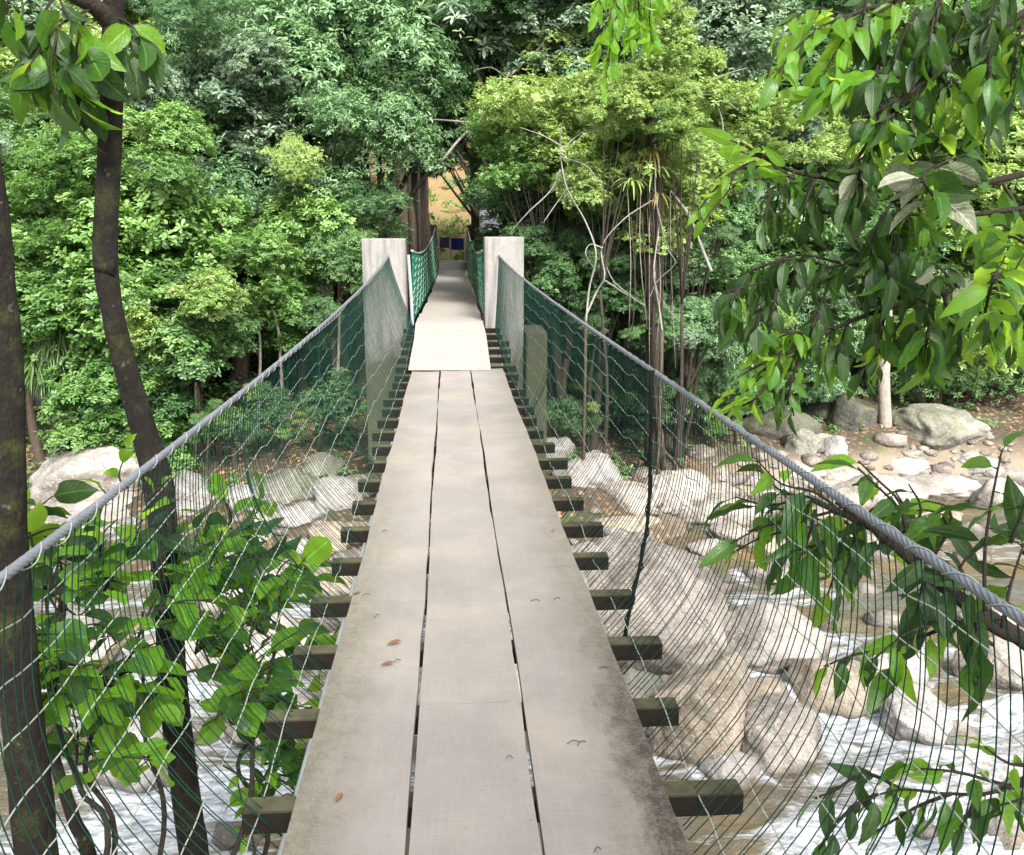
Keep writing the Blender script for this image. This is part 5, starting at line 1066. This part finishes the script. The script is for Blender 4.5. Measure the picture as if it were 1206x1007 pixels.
# --- overhanging tree on the right
rb = Vector((4.6, 3.0, -3.3)); rootR = empty('overhanging_tree', rb, 'tree reaching in from the right edge with long drooping dark and lime leaves', 'tree'); mbr = MB(); rr = random.Random(21)
mbr.tube([p - rb for p in spline([rb, (4.5, 3.1, -1), (4.3, 3.2, 1.2), (4.2, 3.3, 3.2), (4.0, 3.4, 5.0)], 16)], [.16 - .006 * i for i in range(17)], 10)
limbs = [ # main limbs, px path with depth
 ([(1330, 170, 3.9), (1206, 205, 3.7), (1110, 222, 3.6), (1010, 215, 3.5), (930, 200, 3.5), (872, 168, 3.4)], .012),
 ([(1330, 230, 3.6), (1206, 245, 3.4), (1120, 255, 3.4), (1050, 250, 3.4)], .010),
 ([(1330, 300, 3.9), (1206, 320, 3.7), (1110, 345, 3.6), (1010, 375, 3.5), (930, 415, 3.4), (866, 462, 3.4)], .011),
 ([(1330, -60, 3.6), (1206, 15, 3.4), (1130, 70, 3.4), (1060, 120, 3.4), (1000, 200, 3.4)], .012),
 ([(1330, -120, 3.8), (1150, -30, 3.6), (1060, 0, 3.5), (1000, 20, 3.4), (935, 75, 3.4)], .010),
 ([(1330, 720, 2.6), (1206, 752, 2.5), (1110, 690, 2.5), (1040, 630, 2.6), (960, 590, 2.7)], .017)]
for pa, r_ in limbs:
    sp_ = spline(px_path(pa), 40); src = sp_[0]; mbr.tube([p - rb for p in [Vector((4.25, 3.25, min(4.6, src.z + .3)))] + sp_], [r_ * 2] + [r_ * (1.3 - .8 * i / 40) for i in range(41)], 7)
link('trunk', mbr.mesh('trunk', BK['twig'], True), rootR, world=False)
mbr = MB(); total = 0
DK = ['dark', 'dark', 'dark', 'dark', 'green']; MX = ['green', 'dark', 'dark', 'green', 'lime']; LI = ['lime', 'lime', 'lime', 'green']
TW = [
 # left bright tips of the middle limb
 ([(930, 200), (895, 180), (860, 165)], 3.45, .125, 'long', LI, .065, .0), ([(900, 210), (870, 215), (845, 240), (828, 262)], 3.4, .10, 'long', LI, .055, .15), ([(890, 190), (868, 200), (858, 225)], 3.4, .10, 'long', LI, .055, .2),
 # hanging masses under it
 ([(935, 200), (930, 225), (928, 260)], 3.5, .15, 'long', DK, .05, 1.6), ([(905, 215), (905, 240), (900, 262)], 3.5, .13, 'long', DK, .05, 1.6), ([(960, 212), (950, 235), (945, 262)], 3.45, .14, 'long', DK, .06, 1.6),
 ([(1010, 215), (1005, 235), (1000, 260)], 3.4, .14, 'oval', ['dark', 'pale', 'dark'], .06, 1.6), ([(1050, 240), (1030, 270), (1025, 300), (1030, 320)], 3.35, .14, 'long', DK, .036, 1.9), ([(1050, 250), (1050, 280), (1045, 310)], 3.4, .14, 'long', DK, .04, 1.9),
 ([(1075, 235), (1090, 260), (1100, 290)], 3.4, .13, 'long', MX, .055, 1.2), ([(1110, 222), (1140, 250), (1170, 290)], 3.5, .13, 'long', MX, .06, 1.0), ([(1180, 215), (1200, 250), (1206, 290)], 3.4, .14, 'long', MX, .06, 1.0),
 ([(1100, 215), (1080, 190), (1070, 170)], 3.5, .13, 'long', LI, .06, .4), ([(1150, 205), (1130, 170), (1110, 150)], 3.5, .14, 'oval', MX, .06, .5), ([(1120, 235), (1100, 200), (1140, 180)], 3.2, .15, 'oval', ['green', 'pale', 'dark'], .07, .6),
 ([(1206, 280), (1180, 265), (1165, 268)], 3.1, .15, 'long', ['lime', 'green'], .07, .1),
 ([(980, 205), (960, 190), (945, 205)], 3.5, .11, 'long', MX, .055, .5),
 # lower middle limb
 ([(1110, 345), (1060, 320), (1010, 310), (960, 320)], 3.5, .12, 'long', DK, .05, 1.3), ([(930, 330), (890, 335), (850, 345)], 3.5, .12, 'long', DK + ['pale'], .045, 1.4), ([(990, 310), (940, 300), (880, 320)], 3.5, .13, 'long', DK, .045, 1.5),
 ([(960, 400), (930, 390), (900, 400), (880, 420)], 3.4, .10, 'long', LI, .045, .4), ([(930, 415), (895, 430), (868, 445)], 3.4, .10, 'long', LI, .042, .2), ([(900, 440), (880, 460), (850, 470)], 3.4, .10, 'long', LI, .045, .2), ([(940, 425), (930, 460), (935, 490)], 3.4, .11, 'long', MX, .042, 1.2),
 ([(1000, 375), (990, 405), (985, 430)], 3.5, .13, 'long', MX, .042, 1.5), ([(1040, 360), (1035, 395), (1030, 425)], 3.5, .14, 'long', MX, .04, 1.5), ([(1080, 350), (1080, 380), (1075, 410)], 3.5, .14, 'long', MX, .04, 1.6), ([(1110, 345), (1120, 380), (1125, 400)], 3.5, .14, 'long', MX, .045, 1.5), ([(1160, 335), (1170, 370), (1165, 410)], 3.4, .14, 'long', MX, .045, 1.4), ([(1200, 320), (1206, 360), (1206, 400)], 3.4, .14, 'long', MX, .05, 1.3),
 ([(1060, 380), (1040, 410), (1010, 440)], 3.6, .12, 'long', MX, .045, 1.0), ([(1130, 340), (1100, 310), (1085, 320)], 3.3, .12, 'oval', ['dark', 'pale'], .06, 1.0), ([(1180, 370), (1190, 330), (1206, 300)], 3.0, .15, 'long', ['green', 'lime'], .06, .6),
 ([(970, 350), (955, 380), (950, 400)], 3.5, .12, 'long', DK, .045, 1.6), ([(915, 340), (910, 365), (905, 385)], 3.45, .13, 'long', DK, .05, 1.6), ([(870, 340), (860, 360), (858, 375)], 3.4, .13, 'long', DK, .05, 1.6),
 # top limbs
 ([(1010, 15), (970, 30), (935, 60), (918, 85)], 3.4, .12, 'long', LI, .045, .6), ([(1060, 0), (1010, 30), (985, 60), (970, 90)], 3.4, .12, 'long', LI, .045, .7), ([(1060, 90), (1020, 90), (990, 105), (970, 115)], 3.4, .12, 'long', LI, .042, .5), ([(1000, 20), (960, 10), (920, 30)], 3.5, .11, 'long', LI, .05, .4),
 ([(1080, 10), (1060, 50), (1050, 80)], 3.4, .14, 'long', DK, .042, 1.6), ([(1110, -10), (1100, 40), (1090, 80)], 3.4, .15, 'long', DK, .042, 1.7), ([(1140, -10), (1130, 30), (1120, 60)], 3.4, .15, 'long', MX, .042, 1.7), ([(1100, 80), (1080, 110), (1075, 140)], 3.4, .14, 'long', MX, .042, 1.6), ([(1060, 115), (1035, 130), (1010, 140)], 3.4, .13, 'long', MX, .042, 1.4),
 ([(1170, 40), (1165, 80), (1175, 110)], 3.3, .14, 'long', MX, .045, 1.4), ([(1206, 20), (1196, 60), (1190, 100)], 3.3, .14, 'long', MX, .045, 1.2), ([(1206, 90), (1180, 130), (1160, 160)], 3.4, .13, 'long', MX, .05, 1.0), ([(1030, 150), (1020, 180), (1010, 190)], 3.5, .12, 'long', DK, .045, 1.4), ([(1120, 90), (1140, 120), (1150, 150)], 3.4, .13, 'long', LI, .05, .8), ([(1180, -20), (1170, 10), (1160, 35)], 3.3, .15, 'long', DK, .042, 1.6), ([(1040, -20), (1030, 20), (1025, 50)], 3.5, .13, 'long', DK, .05, 1.5),
]
for pa, d, sz, kd, ti, st_, dr in TW:
    for rp in range(2 if rr.random() < .9 else 1):
        jx, jy = (rr.uniform(-22, 22), rr.uniform(-16, 16)) if rp else (0, 0)
        total += twig(rootR, mbr, px_path([(x + jx, y + jy, d + rp * rr.uniform(-.15, .3)) for x, y in pa]), .005, sz * (.92 if kd == 'long' else .9), kd, ti, rr, step=st_ * .62, droop=dr * .8, start=.05, flat=.4)
mbr.v and (link('twigs', mbr.mesh('twigs', BK['twig'], True), rootR, world=False).__setitem__('kind', 'stuff'))
# lower branches: belong to a second tree leaning in at knee height
rb2 = Vector((3.6, 1.6, -3.3)); rootQ = empty('waterside_tree', rb2, 'low tree reaching through behind the right cable with a thick black branch', 'tree'); mbr = MB()
lm = spline(px_path([(1400, 900, 2.6), (1206, 755, 2.5), (1110, 690, 2.5), (1040, 630, 2.55), (985, 590, 2.6)]), 40)
mbr.tube([p - rb2 for p in spline([rb2, (3.4, 1.7, -1.5), lm[0]], 8)], [.07 - .004 * i for i in range(9)], 8)
mbr.tube([p - rb2 for p in lm], [.026 * (1.0 - .65 * i / 40) for i in range(41)], 8)
link('trunk', mbr.mesh('trunk', BK['twig'], True), rootQ, world=False); mbr = MB(); rr = random.Random(77)
TW2 = [
 ([(1000, 610), (960, 580), (920, 570), (890, 540)], 2.8, .125, 'long', MX, .06, .3), ([(990, 600), (950, 610), (900, 620), (860, 640)], 2.85, .115, 'long', LI, .06, .3), ([(960, 590), (920, 600), (880, 590)], 2.9, .13, 'long', MX, .06, .6), ([(1000, 620), (970, 640), (930, 650)], 2.8, .12, 'long', MX, .055, 1.1), ([(1010, 620), (1000, 660), (990, 690)], 2.7, .12, 'long', MX, .055, 1.3), ([(960, 600), (950, 640), (940, 660)], 2.8, .12, 'long', MX, .055, 1.2),
 ([(1070, 640), (1060, 600), (1030, 570), (1010, 550)], 2.6, .10, 'long', MX, .05, .6), ([(1070, 640), (1085, 600), (1070, 570)], 2.6, .10, 'long', ['green', 'pale', 'dark'], .05, .8), ([(1080, 660), (1110, 640), (1120, 600), (1090, 590)], 2.5, .11, 'long', MX, .05, .8), ([(1040, 640), (1020, 610), (1040, 590)], 2.6, .10, 'long', DK, .05, .9),
 ([(1160, 720), (1160, 650), (1168, 590), (1180, 530)], 2.35, .11, 'long', MX, .055, .5), ([(1150, 700), (1130, 670), (1160, 640)], 2.4, .11, 'long', DK, .05, 1.0), ([(1180, 740), (1190, 690), (1206, 640)], 2.3, .12, 'long', MX, .05, .7), ([(1140, 710), (1150, 740), (1148, 770)], 2.4, .13, 'long', MX, .04, 1.8), ([(1090, 680), (1085, 700), (1080, 720)], 2.5, .12, 'long', DK, .045, 1.6), ([(1120, 700), (1100, 660), (1085, 650)], 2.45, .11, 'long', DK, .05, 1.3), ([(1190, 640), (1206, 600), (1215, 560)], 2.3, .11, 'long', MX, .05, .6),
 ([(1170, 760), (1120, 730), (1070, 745), (1030, 775)], 2.45, .09, 'long', MX, .045, .7), ([(1110, 740), (1060, 760), (1010, 770), (970, 785)], 2.5, .095, 'long', LI + ['dark'], .045, 1.0), ([(1060, 760), (1050, 785), (1040, 800)], 2.5, .095, 'long', MX, .04, 1.6),
 ([(1260, 880), (1180, 930), (1120, 935), (1060, 930), (1010, 945)], 2.3, .085, 'long', MX, .036, .7), ([(1200, 930), (1130, 910), (1080, 905)], 2.3, .085, 'long', LI, .036, .1), ([(1120, 935), (1080, 950), (1030, 980)], 2.3, .085, 'long', MX, .036, 1.0), ([(1230, 900), (1190, 900), (1160, 880)], 2.3, .085, 'long', LI, .036, .2), ([(1060, 930), (1020, 910), (985, 930), (960, 940)], 2.35, .08, 'long', DK, .042, .6), ([(1010, 945), (985, 970), (965, 1000)], 2.3, .08, 'long', MX, .036, .5), ([(1240, 920), (1206, 940), (1170, 950)], 2.25, .09, 'long', MX, .04, .6), ([(1150, 935), (1140, 960), (1130, 975)], 2.3, .085, 'long', DK, .04, 1.6),
]
for pa, d, sz, kd, ti, st_, dr in TW2:
    for rp in range(2 if pa[0][1] < 700 else 1):
        jx, jy = (rr.uniform(-16, 16), rr.uniform(-10, 18)) if rp else (0, 0)
        twig(rootQ, mbr, px_path([(x + jx, y + jy, d + .1 * rp) for x, y in pa]), .0045, sz * 1.15, kd, ti, rr, step=st_ * .9, droop=dr, start=.1, flat=.4)
mbr.tube([p - rb2 for p in px_path([(1400, 900, 2.5), (1300, 880, 2.4), (1200, 925, 2.3)])], [.014, .011, .007], 6)
link('twigs', mbr.mesh('twigs', BK['twig'], True), rootQ, world=False)['kind'] = 'stuff'
# hanging bright spray at the top centre-right
p0 = Vector((2.6, 4.2, 6.5)); rootH = empty('hanging_spray', PD(745, -60, 4.6), 'bright lime spray of small leaves hanging from above at the top centre-right', 'branch'); mbr = MB(); rr = random.Random(5)
mbr.tube([p - rootH.location for p in spline([PD(1300, -420, 5.0), PD(1000, -230, 4.8), PD(820, -120, 4.6), PD(740, -60, 4.6)], 14)], [.03 - .0015 * i for i in range(15)], 7)
for pa in ([(745, -60), (730, -20), (715, 30), (700, 60)], [(760, -60), (735, -10), (722, 40), (714, 92)], [(780, -70), (770, -20), (765, 20), (768, 50)], [(800, -80), (790, -40), (785, -5)], [(740, -60), (750, -20), (745, 20), (738, 50)], [(735, -60), (715, -20), (700, 10)], [(770, -60), (755, -20), (752, 5), (755, 35)]):
    twig(rootH, mbr, px_path([(x, y, 4.6) for x, y in pa]), .004, .115, 'long', ['lime'], rr, step=.024, droop=1.2, start=.15, flat=.4)
link('twigs', mbr.mesh('twigs', BK['twig'], True), rootH, world=False)['kind'] = 'stuff'

for rt, lst in ((rootR, ((4.6, .2, 7.0, .8, 'mid'), (2.6, -6.4, 8.0, .9, 'mid'), (5.0, -5.0, 8.4, .7, 'mid'))), (bpy.data.objects['leaning_tree'], ((-2.2, 2.6, 7.4, .7, 'mid'), (-2.4, -3.0, 7.6, .7, 'mid')))):
    for i, (x, y, z, sc_, ti) in enumerate(lst):
        o = link('crown', CR['whorl'][i % 3][0], rt, loc=Vector((x, y, z)) - rt.location); o.scale = (sc_, sc_, sc_ * .6); o.rotation_euler.z = i * 2.0
        o.material_slots[0].link = 'OBJECT'; o.material_slots[0].material = LM[ti]
flush_leaves()
